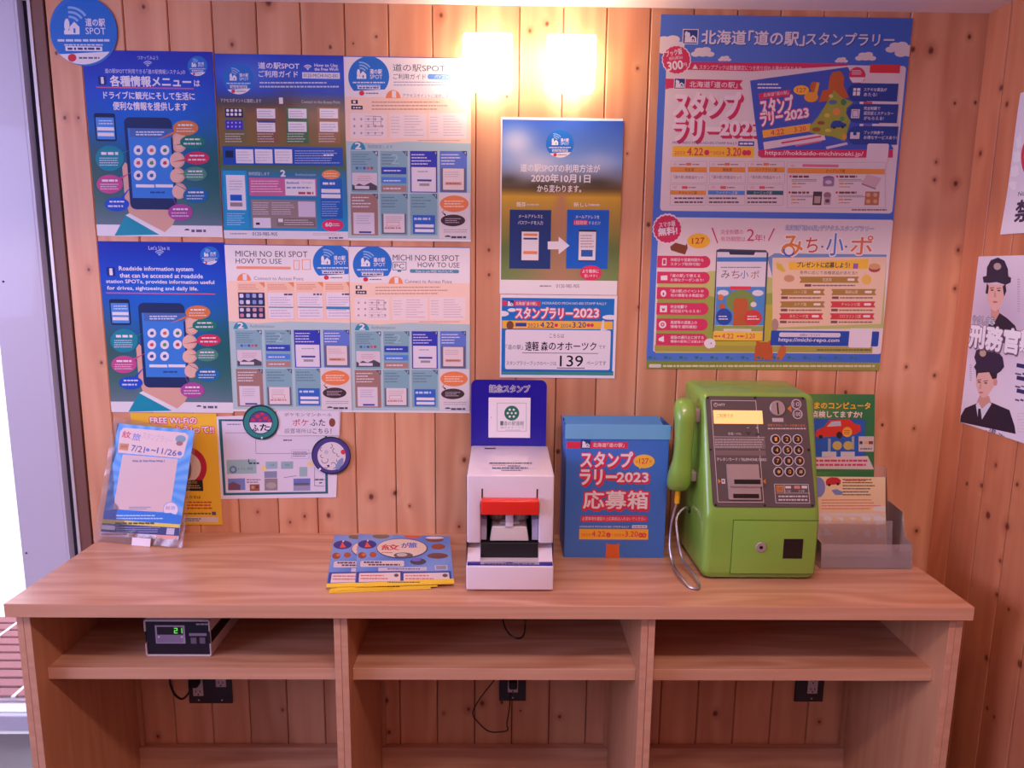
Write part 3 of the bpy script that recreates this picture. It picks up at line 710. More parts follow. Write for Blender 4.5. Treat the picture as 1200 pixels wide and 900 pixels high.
for (x0, y0, x1, y1, s) in ((184, 268, 455, 348, 'スタンプ'), (180, 362, 372, 440, 'ラリー')):
    cv.text(x0, y0, x1, y1, s, WHT, 0.03, out=RD, ow=0.05, shadow=RD, sd=(8, 9), res=3)
cv.text(374, 378, 538, 426, '2023', WHT, 0.03, out=RD, ow=0.05, shadow=RD, sd=(7, 8), res=3)
cv.text(196, 474, 536, 568, '応募箱', WHT, 0.022, out=RD, ow=0.075, shadow=RD, sd=(4, 8), res=3)
cv.poly([(460, 318)]+[(516+56*math.cos(math.radians(a)), 318+36*math.sin(math.radians(a))) for a in range(-170, 170, 12)], YL); cv.poly([(488, 346), (506, 340), (494, 362)], YL)
cv.text(490, 302, 540, 330, '127', RD, 0.015); cv.text(471, 312, 484, 326, '全', RD); cv.text(544, 312, 558, 326, '駅', RD)
cv.poly([(184, 606), (192, 604), (520, 604), (536, 612), (536, 628), (528, 636), (192, 638), (180, 628)], RD); cv.text(190, 611, 528, 630, '必要事項を確認の上応募紙は入れないでください', WHT, 0.0)
cv.text(178, 658, 438, 667, 'HOKKAIDO MICHI-NO-EKI STAMP RALLY', WHT, 0.005); cv.rect(453, 655, 532, 670, WHT); cv.lines(458, 659, 526, 667, 1, BLUE, 0.7, 0)
cv.rect(174, 675, 538, 730, (246, 176, 40)); cv.text(184, 697, 232, 712, '2023', RD); cv.text(240, 686, 312, 714, '4.22', RD, 0.012); cv.ell(328, 706, 12, 13, RD, 14); cv.text(322, 700, 334, 713, '土', YL)
cv.text(345, 702, 354, 706, '~', RD, 0.01); cv.text(358, 699, 410, 713, '2024', RD); cv.text(416, 686, 484, 715, '3.20', RD, 0.012); cv.ell(498, 707, 12, 13, RD, 14); cv.ell(517, 707, 12, 13, RD, 14); cv.text(492, 701, 504, 714, '水', YL); cv.text(511, 701, 523, 714, '祝', YL)
cv.poly([(314, 826), (318, 764), (330, 756), (372, 756), (384, 764), (388, 826)], (222, 96, 34)); cv.ell(324, 758, 8, 8, (222, 96, 34), 12); cv.ell(380, 758, 8, 8, (222, 96, 34), 12)
cv.build(bx, PLASTIC_PRINT, sheet=None, art='front_print', text='front_lettering')
cv = Canvas([(BX0-0.0034, -0.1518, 1.1222), (BX1+0.0014, -0.1518, 1.1222), (BX1+0.0014, -0.1498, 1.0885), (BX0-0.0034, -0.1498, 1.0885)], (0, -1, 0.05), paper=0)

# ================================================================== PUBLIC TELEPHONE
GRN = mat('telephone_green', (128, 172, 66), 0.33, coat=0.45); PAN = mat('telephone_panel', (88, 76, 76), 0.45); SIL = mat('telephone_silver', (172, 158, 156), 0.38, metal=0.35)
LCD = mat('telephone_display', (255, 190, 110), 0.3, emis=(1.0, 0.62, 0.26), estr=0.55); KEY = mat('telephone_key', (40, 26, 20), 0.35, coat=0.3)
CHR = mat('steel_cord', (190, 184, 190), 0.28, metal=0.9); YEL = mat('yellow_ferrule', (236, 176, 20), 0.4)
ph = thing('public_telephone', 'bright green public card telephone with grey keypad panel and silver cord', 'telephone', (0.555, -0.15, 0.80))
PX0, PX1 = 0.4285, 0.6805
prof = [(-0.262, 0.8006), (-0.272, 0.822), (-0.272, 0.945), (-0.193, 1.203), (-0.036, 1.213), (-0.036, 0.8006)]
obj('housing', prism(prof, PX0, PX1, 'x', bev=0.017, seg=5), GRN, ph)
sl = Vector((0, -0.193+0.272, 1.203-0.945)).normalized(); pn = Vector((0, -sl.z, sl.y))
PO = Vector((0, -0.272, 0.945)) + pn*0.0006
def pt(x, y, k=6.4267, ox=820, oy=460, lift=0.0): return at(ox+x/k, oy+y/k, PO+pn*lift, pn)
def slab(P, th, lift=0.0, bev=0.0):
    """thin plate on the sloping panel; P = outline in world points on the slope"""
    b = bmesh.new(); A = [b.verts.new(Vector(p)+pn*lift) for p in P]; B = [b.verts.new(Vector(p)+pn*(lift+th)) for p in P]; n = len(P)
    b.faces.new(A); b.faces.new(B[::-1])
    for i in range(n): b.faces.new((A[i], B[i], B[(i+1) % n], A[(i+1) % n]))
    bmesh.ops.recalc_face_normals(b, faces=b.faces[:])
    if bev: bmesh.ops.bevel(b, geom=[e for e in b.edges if all(v in B for v in e.verts)], offset=bev, segments=2, affect='EDGES')
    return b
def rounded(c4, r):
    """four corners -> rounded outline in world space"""
    out = []
    for i in range(4):
        p = c4[i]; a = (c4[i-1]-p).normalized(); b_ = (c4[(i+1) % 4]-p).normalized()
        for t in (0, .25, .5, .75, 1):
            out.append(p + a*r*(1-t)**2 + b_*r*t**2)
    return out
def prect(x0, y0, x1, y1, r=0.0, k=6.4267, ox=820, oy=460):
    # aligned to the panel's own skewed edges
    c = [pu(x0, y0), pu(x1, y0), pu(x1, y1), pu(x0, y1)]
    return rounded(c, r) if r else c
c4 = [pt(42, 26), pt(798, 34), pt(872, 866), pt(100, 862)]
def pu(x, y):
    """panel coordinates: 0..1000 across, 0..1000 down"""
    a = x/1000; b_ = y/1000; return c4[0]*((1-a)*(1-b_))+c4[1]*(a*(1-b_))+c4[2]*(a*b_)+c4[3]*((1-a)*b_)
hinv = homog([(42, 26), (798, 34), (872, 866), (100, 862)], [(0, 0), (1000, 0), (1000, 1000), (0, 1000)])
def cu(x, y): r = hinv @ np.array([x, y, 1.0]); return (r[0]/r[2], r[1]/r[2])
def pr2(x0, y0, x1, y1, r=0.0):
    a = cu(x0, y0); b_ = cu(x1, y1); return prect(a[0], a[1], b_[0], b_[1], r)
def pp(x, y): return pu(*cu(x, y))
pl = obj('control_panel', slab(rounded(c4, 0.009), 0.0022, 0.0, 0.0006), PAN, ph)
cv = Canvas(c4, pn, paper=0.0023).view(820, 460, 6.4267)
LG = (206, 190, 190)
def pframe(x0, y0, x1, y1, w):
    a = cu(x0, y0); b_ = cu(x1, y1)
    def W(u, v): p = pu(u, v); q = px_of(p); return ((q[0]-820)*6.4267, (q[1]-460)*6.4267)
    c = [W(a[0], a[1]), W(b_[0], a[1]), W(b_[0], b_[1]), W(a[0], b_[1])]
    for i in range(4):
        p, q = c[i], c[(i+1) % 4]; dx, dy = q[0]-p[0], q[1]-p[1]; l = math.hypot(dx, dy); nx, ny = -dy/l*w/2, dx/l*w/2
        cv.poly([(p[0]+nx, p[1]+ny), (q[0]+nx, q[1]+ny), (q[0]-nx, q[1]-ny), (p[0]-nx, p[1]-ny)], LG)
pframe(82, 60, 480, 826, 4); pframe(560, 690, 826, 832, 4)
cv.poly([(575, 756), (826, 756), (826, 759), (575, 759)], LG); cv.poly([(630, 694), (634, 694), (640, 756), (636, 756)], LG)
cv.rect(574, 700, 628, 748, (196, 116, 44)); cv.text(580, 710, 622, 740, '500', (90, 60, 50), 0.01)
cv.rect(642, 704, 684, 722, (214, 200, 200), 4); cv.rect(708, 702, 752, 724, (206, 120, 110), 4); cv.rect(764, 702, 806, 722, (214, 200, 200), 4)
cv.text(644, 734, 680, 752, '110', LG); cv.text(744, 734, 784, 752, '119', LG)
cv.lines(590, 772, 808, 792, 1, LG, 0.55, 0); cv.lines(590, 798, 808, 818, 1, LG, 0.55, 0)
cv.arc(118, 93, 15, 4, 0, 360, LG, 20); cv.rect(116, 84, 120, 94, LG); cv.text(140, 85, 188, 102, 'NTT', LG, 0.03)
cv.rect(352, 264, 370, 268, LG); cv.rect(420, 264, 438, 268, LG); cv.rect(427, 257, 431, 275, LG); cv.text(210, 300, 312, 320, '音量 / VOL', LG)
cv.poly([(342, 298), (384, 298), (366, 326)], (60, 48, 48)); cv.poly([(412, 324), (456, 324), (430, 298)], (60, 48, 48))
cv.rect(106, 334, 488, 337, LG); cv.rect(110, 343, 490, 424, (110, 96, 94)); cv.lines(112, 346, 482, 420, 4, (176, 160, 158), 0.42, 0.05)
cv.rect(114, 436, 494, 474, (112, 92, 90))
cv.text(126, 492, 500, 516, 'テレホンカード / TELEPHONE CARD', LG, 0.015)
cv.text(508, 238, 798, 258, '使用できない カードがあります。', (214, 120, 50), 0.01); cv.lines(510, 264, 796, 280, 1, LG, 0.55, 0)
cv.poly([(656, 122), (684, 96), (690, 150)], (206, 122, 52)); cv.poly([(134, 650), (158, 668), (138, 686)], (206, 122, 52)); cv.poly([(494, 650), (470, 668), (496, 690)], (206, 122, 52))
cv.rect(162, 650, 188, 686, (220, 206, 206)); cv.rect(168, 658, 180, 676, (90, 76, 80))
cv.build(pl, PLASTIC_PRINT, sheet=None, art='panel_print', text='panel_lettering')
obj('display', slab(pr2(98, 134, 474, 238), 0.0012, 0.0024), LCD, ph, label='lit amber display')
cvd = Canvas([p+pn*0.0037 for p in pr2(98, 134, 474, 238)], pn, paper=0).view(820, 460, 6.4267)
cvd.text(128, 160, 250, 190, 'ご利用でき', (170, 110, 50)); cvd.build(ph, PLASTIC_PRINT, sheet=None, text='display_text')
dm = pp(580, 120)
dl = obj('coin_dial', disc(dm+pn*0.0023, pn, 0.0168, 0.004, 32, 0.001), SIL, ph)
a = pp(575, 78); b_ = pp(585, 166); xd = Vector((1, 0, 0))
obj('coin_slot', slab([a-xd*.0016, a+xd*.0016, b_+xd*.0016, b_-xd*.0016], 0.0003, 0.0064), BLACK, dl)
obj('coin_label', slab(pr2(542, 192, 628, 222), 0.0006, 0.0023), mat('label_plate', (190, 178, 180), 0.4), ph)
for (x, y, s) in ((724, 88, '10'), (733, 163, '100')):
    c = pp(x, y); o = obj('coin_ring', ring(c+pn*0.0023, pn, 0.0108, 0.0014, 0.0008, 24), IVORY, ph)
    q = Canvas([c+Vector((-.007, 0, 0))+sl*.0045, c+Vector((.007, 0, 0))+sl*.0045, c+Vector((.007, 0, 0))-sl*.0045, c+Vector((-.007, 0, 0))-sl*.0045], pn, paper=0.0026)
    q.q0 = None; gx = px_of(q.q[0]); hx = px_of(q.q[2]); q.view(0, 0, 1); q.text(gx[0], gx[1], hx[0], hx[1], s, LG, 0.01); q.build(o, PLASTIC_PRINT, sheet=None, text='coin_value')
labs = '123456789*0#'
for r in range(4):
    for c_ in range(3):
        x = 567+c_*82.5+r*7.5; y = 352+r*81.5; c = pp(x, y)
        k = obj('key', disc(c+pn*0.0023, pn, 0.0085, 0.0030, 20, 0.0012), KEY, ph)
        obj('key_ring', ring(c+pn*0.0023, pn, 0.0108, 0.0016, 0.0014, 22), IVORY, k)
        s = labs[r*3+c_]; hw, hh = (.0028, .0042) if s not in '*#' else (.0036, .004)
        q = Canvas([c+xd*-hw+sl*hh, c+xd*hw+sl*hh, c+xd*hw-sl*hh, c-xd*hw-sl*hh], pn, paper=0.0055)
        gx = px_of(q.q[0]); hx = px_of(q.q[2]); q.text(gx[0], gx[1], hx[0], hx[1], s, (226, 160, 84), 0.02); q.build(k, PLASTIC_PRINT, sheet=None, text='key_digit')
cu_ = obj('card_unit', slab(pr2(196, 540, 458, 808, 0.002), 0.0042, 0.0022, 0.0008), SIL, ph)
obj('slot_surround', slab(pr2(214, 640, 460, 712, 0.005), 0.0045, 0.0066, 0.0015), SIL, cu_)
obj('card_slot', slab(pr2(246, 654, 446, 690), 0.0004, 0.0112), BLACK, cu_)
obj('card_slot', slab(pr2(244, 762, 440, 796), 0.0004, 0.0065), BLACK, cu_)
for (x, y) in ((58, 42), (414, 40), (772, 46), (80, 430), (816, 432), (118, 846), (486, 850), (844, 850)):
    c = pp(x, y); obj('screw', disc(c+pn*0.0023, pn, 0.0026, 0.0012, 10), BLACK, ph)
# lower front: money door, lock, return window
def fp(x, y, yy=-0.2722): return at(770+x/3.335, 430+y/3.335, (0, yy, 0))
A = fp(300, 597); B = fp(616, 808)
md = obj('coin_box_door', box(A.x, B.x-0.003, -0.2736, -0.2715, B.z, A.z-0.002, 0.0008, 2), GRN, ph)
b = bmesh.new()
for (x0, x1, z0, z1) in ((A.x-0.001, B.x-0.002, A.z-0.0018, A.z-0.0008), (A.x-0.001, B.x-0.002, B.z-0.0012, B.z-0.0002), (A.x-0.0012, A.x-0.0002, B.z, A.z-0.001), (B.x-0.0028, B.x-0.0018, B.z, A.z-0.001)): box(x0, x1, -0.2724, -0.2715, z0, z1, bm=b)
obj('door_gap', b, mat('dark_green_gap', (40, 66, 12), 0.7), ph, smooth=False)
c = fp(404, 703); lk = obj('lock', disc((c.x, -0.2736, c.z), (0, -1, 0), 0.0115, 0.003, 24, 0.001), SIL, md)
obj('keyhole', disc((c.x, -0.2766, c.z), (0, -1, 0), 0.004, 0.0003, 12), BLACK, lk)
A = fp(495, 671); B = fp(565, 748); obj('coin_return_window', box(A.x, B.x, -0.2742, -0.2735, B.z, A.z, 0.0002, 1), mat('return_flap_black', (28, 20, 20), 0.35), md)
# handset, on its cradle on the left side
hp = [(0.4005, -0.168, 1.183), (0.3965, -0.178, 1.160), (0.3930, -0.1875, 1.130), (0.3925, -0.190, 1.090), (0.3920, -0.1875, 1.050), (0.3915, -0.178, 1.015), (0.3925, -0.168, 0.990)]
bm = bmesh.new(); secs = [(1.190, .012, .014), (1.186, .019, .019), (1.172, .0240, .025), (1.152, .0240, .027), (1.136, .0222, .021), (1.115, .0205, .0165), (1.085, .0198, .0155), (1.055, .0205, .0165), (1.036, .0235, .0215), (1.018, .0262, .027), (0.998, .0268, .027), (0.984, .0245, .023), (0.9755, .018, .016)]
rings = []
for (z, rx, ry) in secs:
    t = (z-0.9755)/(1.190-0.9755); cx_ = 0.3925+0.0035*(2*t-1)**1*1.0 - 0.001; cy_ = -0.174-0.024*math.sin(PI*t)
    rings.append([bm.verts.new((cx_+rx*math.copysign(abs(math.cos(a))**0.8, math.cos(a)), cy_+ry*math.copysign(abs(math.sin(a))**0.8, math.sin(a)), z)) for a in [2*PI*k/20 for k in range(20)]])
for i in range(len(rings)-1):
    for k in range(20): bm.faces.new((rings[i][k], rings[i][(k+1) % 20], rings[i+1][(k+1) % 20], rings[i+1][k]))
bm.faces.new(rings[0]); bm.faces.new(rings[-1][::-1]); bmesh.ops.recalc_face_normals(bm, faces=bm.faces[:])
hs = obj('handset', bm, GRN, ph)
for p in hs.data.polygons: p.use_smooth = True
sm = hs.modifiers.new('s', 'SUBSURF'); sm.levels = 1; sm.render_levels = 1
obj('handset_cradle', box(0.4105, 0.4284, -0.190, -0.150, 1.138, 1.168, 0.003, 2), SIL, ph); obj('handset_rest', box(0.4155, 0.4284, -0.188, -0.155, 1.000, 1.022, 0.003, 2), SIL, ph)
obj('cord_ferrule', tube([(0.3905, -0.174, 0.9770), (0.3890, -0.174, 0.945)], 0.0062, 14), YEL, ph)
C0 = (0.3890, -0.174, 0.9455)
pts = [Vector(C0), at(787, 612, (0, -.165, 0)), at(785, 640, (0, -.175, 0)), at(789, 662, (0, -.20, 0)), Vector((0.3760, -0.262, 0.815)), Vector((0.388, -0.306, 0.8052)), Vector((0.404, -0.318, 0.8048)), Vector((0.4130, -0.300, 0.8055)), Vector((0.4075, -0.270, 0.818)), at(800, 655, (0, -.215, 0)), at(794, 628, (0, -.19, 0)), at(793, 606, (0, -.165, 0)), Vector((0.415, -0.150, 0.925)), Vector((0.4290, -0.145, 0.918))]
obj('armoured_cord', tube(pts, 0.0030, 10, smooth_n=8), CHR, ph)
obj('cord_grommet', disc((0.4284, -0.145, 0.918), (-1, 0, 0), 0.007, 0.003, 14), BLACK, ph)
# ================================================================== WALL POSTERS
NAVY_I = (24, 40, 96); WHITE = (238, 234, 236); SKY = (30, 92, 206)
def poster(name, label, cat, cv, group=None, m=None, **k):
    c = (cv.q[2]+cv.q[3])/2
    t = thing(name, label, cat, (c.x, c.y, c.z), group)
    cv.build(t, m, **k)
    return t
def badge(cv, cx, cy, r, detail=1):
    """round blue and white information spot mark"""
    cv.ell(cx, cy, r, r, (26, 108, 206), 36)
    P = [(cx+r*math.cos(math.radians(a)), cy+r*math.sin(math.radians(a))) for a in range(38, 143, 7)]
    cv.poly(P, WHITE)
    k = r/100.0
    for i, rr in enumerate((34, 48, 62)): cv.arc(cx-42*k, cy-12*k, rr*k, 7*k, -95, -35, (140, 184, 232), 8)
    cv.rect(cx-58*k, cy-2*k, cx-40*k, cy+10*k, WHITE); cv.ell(cx-50*k, cy-18*k, 8*k, 20*k, WHITE, 12)
    cv.poly([(cx-42*k, cy+10*k), (cx-42*k, cy-12*k), (cx-28*k, cy-28*k), (cx-12*k, cy-12*k), (cx-12*k, cy+10*k)], WHITE); cv.rect(cx-30*k, cy-8*k, cx-24*k, cy+6*k, (26, 108, 206))
    cv.text(cx+6*k, cy-38*k, cx+64*k, cy-14*k, '道の駅', WHITE, 0.02); cv.text(cx+6*k, cy-10*k, cx+66*k, cy+10*k, 'SPOT', WHITE, 0.0)
    cv.lines(cx-78*k, cy+22*k, cx+78*k, cy+34*k, 1, (206, 220, 240), 0.6, 0); cv.lines(cx-58*k, cy+37*k, cx+58*k, cy+46*k, 1, (206, 220, 240), 0.5, 0)
    cv.rect(cx-54*k, cy+46*k, cx+56*k, cy+60*k, WHITE); cv.lines(cx-48*k, cy+48*k, cx+50*k, cy+58*k, 1, (40, 60, 120), 0.7, 0)
    cv.ell(cx-34*k, cy+80*k, 13*k, 12*k, (216, 40, 60), 14); cv.lines(cx-14*k, cy+75*k, cx+48*k, cy+86*k, 1, (90, 90, 120), 0.5, 0)
def wifi(cv, cx, cy, k, col):
    for rr in (10, 19, 28): cv.arc(cx, cy, rr*k, 4.5*k, -140, -40, col, 10)
    cv.ell(cx, cy-2*k, 3*k, 3*k, col, 8)
def bubble(cv, cx, cy, rx, ry, col, tail=None, rows=3):
    if tail: cv.poly([(cx-6, cy-6), (cx+6, cy+6), tail], col)
    cv.ell(cx, cy, rx, ry, col, 26); cv.lines(cx-rx*.6, cy-ry*.55, cx+rx*.6, cy-ry*.2, 1, WHITE, 0.62, 0)
    cv.lines(cx-rx*.72, cy-ry*.1, cx+rx*.72, cy+ry*.62, rows-1, (214, 218, 228), 0.36, 0.15)
SKIN = (224, 172, 150)
def hand_poster(cv, lang):
    top = ramp([(0, (16, 42, 178)), (0.22, (18, 74, 206)), (0.42, (20, 96, 200)), (0.62, (26, 92, 130)), (0.8, (60, 110, 116)), (1, (120, 130, 150))])
    def bgf(u, v):
        c = top(v); g = math.exp(-((u-0.02)**2/0.03+(v-0.62)**2/0.05)); c = mixc(c, (70, 90, 60), 0.55*g)
        g = math.exp(-((u-0.98)**2/0.03+(v-0.6)**2/0.05)); c = mixc(c, (24, 92, 84), 0.75*g)
        g = math.exp(-((u-0.5)**2/0.10+(v-0.3)**2/0.02)); return mixc(c, (20, 120, 224), 0.45*g)
    cv.fill(bgf, 0.012)
    cv.rect(60, 806, 640, 900, (236, 232, 236))
    cv.poly([(206, 764), (360, 846), (160, 850)], (22, 148, 176)); cv.poly([(206, 764), (222, 756), (372, 836), (356, 850)], WHITE)
    if lang == 'ja':
        cv.text(256, 92, 344, 108, 'つかってみよう', (210, 220, 240)); wifi(cv, 300, 137, 0.85, (180, 200, 236))
        cv.text(120, 148, 458, 168, '道の駅SPOTで利用できる「道の駅情報システム」の', (226, 228, 240))
        cv.rect(92, 176, 126, 214, (16, 36, 120), 4); cv.text(104, 183, 114, 208, 'i', WHITE, 0.05)
        cv.text(142, 178, 482, 222, '各種情報メニュー', WHITE, 0.032, res=3); cv.text(496, 195, 520, 221, 'は', WHITE, 0.02)
        cv.rect(84, 225, 494, 230, (214, 90, 120)); cv.text(114, 244, 498, 276, 'ドライブに観光にそして生活に', WHITE, 0.024); cv.text(154, 288, 466, 322, '便利な情報を提供します', WHITE, 0.024)
    else:
        cv.text(244, 90, 336, 108, "Let's Use it", (210, 220, 240)); wifi(cv, 292, 134, 0.9, (180, 200, 236))
        cv.rect(64, 187, 100, 228, (16, 36, 120), 4); cv.text(76, 194, 88, 222, 'i', WHITE, 0.05)
        for (a, b, c, d, s) in ((117, 185, 438, 210, 'Roadside information system'), (120, 217, 480, 237, 'that can be accessed at roadside'), (62, 246, 530, 268, 'station SPOTs, provides information useful'), (66, 276, 460, 298, 'for drives, sightseeing and daily life.')):
            cv.text(a, b, c, d, s, WHITE, 0.022)
        cv.rect(62, 306, 534, 311, (214, 90, 120))
    cv.rect(78, 334, 166, 452, (18, 32, 76), 9); cv.rect(84, 352, 160, 444, (70, 142, 226)); cv.rect(88, 393, 158, 407, WHITE); cv.rect(90, 416, 158, 431, WHITE); cv.lines(94, 360, 156, 384, 2, (206, 222, 244), 0.4)
    for (x, y, rx, ry) in ((432, 455, 34, 44), (422, 532, 34, 34), (424, 596, 34, 32), (432, 662, 32, 34)): cv.ell(x, y, rx, ry, SKIN)
    cv.poly([(192, 560), (204, 540), (222, 556), (236, 640), (252, 740), (440, 736), (404, 806), (372, 836), (222, 756), (204, 700)], SKIN)
    cv.rect(213, 352, 412, 740, (24, 44, 96), 24); cv.rect(226, 398, 404, 692, (52, 128, 222)); cv.rect(226, 398, 404, 436, (66, 104, 178))
    for (x, y, rx, ry) in ((420, 532, 27, 31), (420, 598, 26, 29), (428, 664, 25, 29), (434, 452, 24, 36)): cv.ell(x, y, rx, ry, mixc(SKIN, (250, 210, 190), .4), 20)
    cv.lines(250, 408, 380, 430, 2, (214, 226, 244), 0.5)
    cols = [(40, 90, 170), (230, 90, 70), (60, 120, 90), (230, 60, 90), (80, 150, 90), (200, 50, 70), (60, 60, 140), (60, 90, 160)]
    for i, c in enumerate(cols):
        x = 260+(i % 3)*56; y = 490+(i//3)*53; cv.ell(x, y, 19, 21, WHITE, 20); cv.poly([(x-9, y+4), (x-5, y-6), (x+6, y-8), (x+9, y+5), (x, y+9)], c)
    cv.rect(250, 634, 328, 647, WHITE); cv.rect(333, 634, 406, 647, WHITE); cv.lines(310, 662, 372, 674, 1, (30, 60, 140), 0.6, 0)
    for (x, y, rx, ry, c, t, r) in ((460, 396, 54, 32, (214, 120, 62), (340, 446), 3), (490, 455, 54, 29, (22, 122, 104), (410, 470), 2), (508, 523, 52, 27, (206, 42, 84), (400, 540), 2), (500, 590, 50, 30, (70, 140, 120), (420, 590), 3),
                                  (503, 680, 54, 33, (22, 104, 170), (366, 606), 3), (438, 752, 52, 35, (176, 68, 156), (400, 680), 3), (140, 524, 60, 54, (20, 136, 160), (222, 490), 5), (140, 633, 55, 40, (200, 70, 140), (236, 580), 4), (170, 718, 52, 30, (24, 76, 206), (232, 640), 2)):
        bubble(cv, x, y, rx, ry, c, t, r)
    badge(cv, 510, 135, 42)
    cv.ell(466, 828, 11, 7, (40, 60, 90), 12, 180, 360); cv.lines(484, 822, 546, 838, 1, (90, 90, 120), 0.7, 0)
    cv.rect(40, 60, 640, 64, (60, 60, 170)) if False else None
P1 = wall_sheet(-0.9795, -0.6830, 1.5390, 1.9545, gap=0.0007, curl=0.0012).view(90, 40, 3.6)
hand_poster(P1, 'ja')
poster('information_poster', 'blue poster of a hand holding a smartphone, Japanese headline, under the round badge', 'poster', P1, 'phone information posters', m=LAMI)
P4 = wall_sheet(-0.9800, -0.6800, 1.1120, 1.5268, gap=0.0007, curl=0.0012, ph=1.0, like=P1).view(90, 40, 3.6)
hand_poster(P4, 'en')
poster('information_poster', 'lower left blue poster of a hand holding a smartphone with English text about roadside information', 'poster', P4, 'phone information posters', m=LAMI)
# ---- round badge
th = thing('round_badge', 'round blue and white disc badge overlapping the corner of the upper hand poster', 'badge', (-0.9715, 0, 1.9950))
bcx, bcz, br = -0.9715, 1.9950, 0.0755
obj('badge_disc', disc((bcx, -0.0012, bcz), (0, -1, 0), br, 0.0012, 48), mat('badge_edge', (40, 110, 200), 0.4), th, smooth=False)
cb = Canvas([(bcx-br, -0.0025, bcz+br), (bcx+br, -0.0025, bcz+br), (bcx+br, -0.0025, bcz-br), (bcx-br, -0.0025, bcz-br)], (0, -1, 0), paper=0)
q0 = px_of((bcx-br, -0.0025, bcz)); q1 = px_of((bcx+br, -0.0025, bcz)); c0 = ((q0[0]+q1[0])/2, (q0[1]+q1[1])/2); rr = (q1[0]-q0[0])/2
badge(cb.view(0, 0, 1), c0[0], c0[1]+0.3, rr*0.995); cb.build(th, LAMI, sheet=None, art='badge_print', text='badge_lettering')

# ---- guide on a field photograph
P2 = wall_sheet(-0.6795, -0.3850, 1.5365, 1.9510, gap=0.0006, curl=0.001, ph=2).view(250, 60, 3.9125)
g2 = ramp([(0, (24, 60, 190)), (0.10, (40, 90, 214)), (0.2, (34, 70, 180)), (0.25, (70, 66, 70)), (0.32, (130, 92, 54)), (0.5, (120, 104, 52)), (0.6, (70, 104, 70)), (0.64, (40, 120, 170)), (1, (30, 150, 206))])
def b2(u, v):
    c = g2(v); g = math.exp(-((u-0.25)**2/0.03+(v-0.1)**2/0.01)); c = mixc(c, (90, 130, 220), 0.5*g)
    return mixc(c, (110, 60, 40), 0.4*math.exp(-((u-0.55)**2/0.01+(v-0.3)**2/0.02)))
P2.fill(b2, 0.012)
cv = P2; badge(cv, 116, 128, 70)
cv.text(206, 52, 394, 82, '道の駅SPOT', WHITE, 0.02); cv.text(208, 90, 388, 120, 'ご利用ガイド', WHITE, 0.02); wifi(cv, 433, 86, 0.85, WHITE)
cv.text(464, 58, 570, 72, 'How to Use', WHITE, 0.02); cv.text(464, 76, 572, 90, 'the Free Wi-Fi', WHITE, 0.02); cv.rect(408, 98, 580, 126, (228, 228, 236)); cv.text(414, 104, 572, 121, '0120-MICHI-NO-EKI', (60, 70, 130), 0.0)
cv.lines(212, 136, 580, 172, 2, (196, 206, 236), 0.4); cv.text(34, 218, 220, 236, 'アクセスポイントに接続します', (222, 214, 206), 0.0); cv.text(303, 214, 318, 240, '1', WHITE, 0.04); cv.text(404, 226, 582, 240, 'Connect to the Access Point', (200, 190, 176))
for x0, c in ((48, (110, 100, 60)), (196, (130, 84, 60)), (334, (52, 108, 66)), (478, (150, 100, 60))):
    cv.rect(x0, 258, x0+102, 424, c); cv.lines(x0+6, 374, x0+94, 420, 4, (206, 200, 196), 0.35)
cv.rect(54, 262, 136, 304, (30, 20, 90)); cv.rect(56, 316, 136, 360, (50, 50, 190))
for i in range(4):
    for j in range(2): cv.rect(60+i*19, 266+j*18, 72+i*19, 278+j*18, WHITE, 2); cv.ell(68+i*18, 328+j*18, 4, 4, (200, 170, 220), 8)
for x0 in (200, 344, 488):
    cv.rect(x0, 264, x0+84, 308, WHITE); cv.rect(x0, 324, x0+84, 370, WHITE); cv.lines(x0+6, 270, x0+76, 304, 3, (170, 160, 190), 0.3); cv.lines(x0+6, 330, x0+76, 366, 3, (170, 160, 190), 0.3)
cv.rect(204, 318, 284, 328, (50, 60, 130))
cv.rect(44, 438, 594, 524, (18, 72, 176)); cv.rect(56, 456, 92, 488, (20, 30, 70))
for x0 in (104, 192, 282): cv.rect(x0, 450, x0+80, 514, WHITE); cv.lines(x0+6, 456, x0+72, 508, 4, (196, 190, 210), 0.3)
cv.lines(374, 452, 584, 518, 6, (170, 190, 226), 0.35); cv.lines(506, 470, 566, 484, 1, WHITE, 0.5)
cv.text(162, 554, 258, 570, '接続認証します', (206, 214, 230)); cv.text(309, 546, 330, 574, '2', WHITE, 0.04); cv.text(376, 560, 470, 572, 'Authentication', (180, 200, 220))
cv.rect(50, 548, 158, 812, (28, 156, 214)); cv.rect(62, 568, 148, 728, WHITE); cv.lines(74, 590, 136, 640, 4, (180, 176, 200), 0.3); cv.rect(78, 658, 132, 686, (24, 90, 200)); cv.rect(78, 694, 134, 712, (150, 130, 140)); cv.lines(64, 740, 146, 800, 6, (170, 214, 240), 0.35)
cv.rect(166, 582, 474, 664, (206, 100, 150)); cv.lines(174, 590, 320, 650, 5, (240, 206, 222), 0.35); cv.rect(330, 588, 468, 662, WHITE)
cv.text(336, 598, 394, 608, 'facebook', (60, 90, 180), 0.03); cv.text(404, 598, 456, 609, 'Google', (170, 150, 170), 0.0); cv.lines(336, 618, 460, 634, 1, (130, 150, 190), 0.5); cv.lines(390, 644, 460, 658, 1, (190, 60, 80), 0.8, 0)
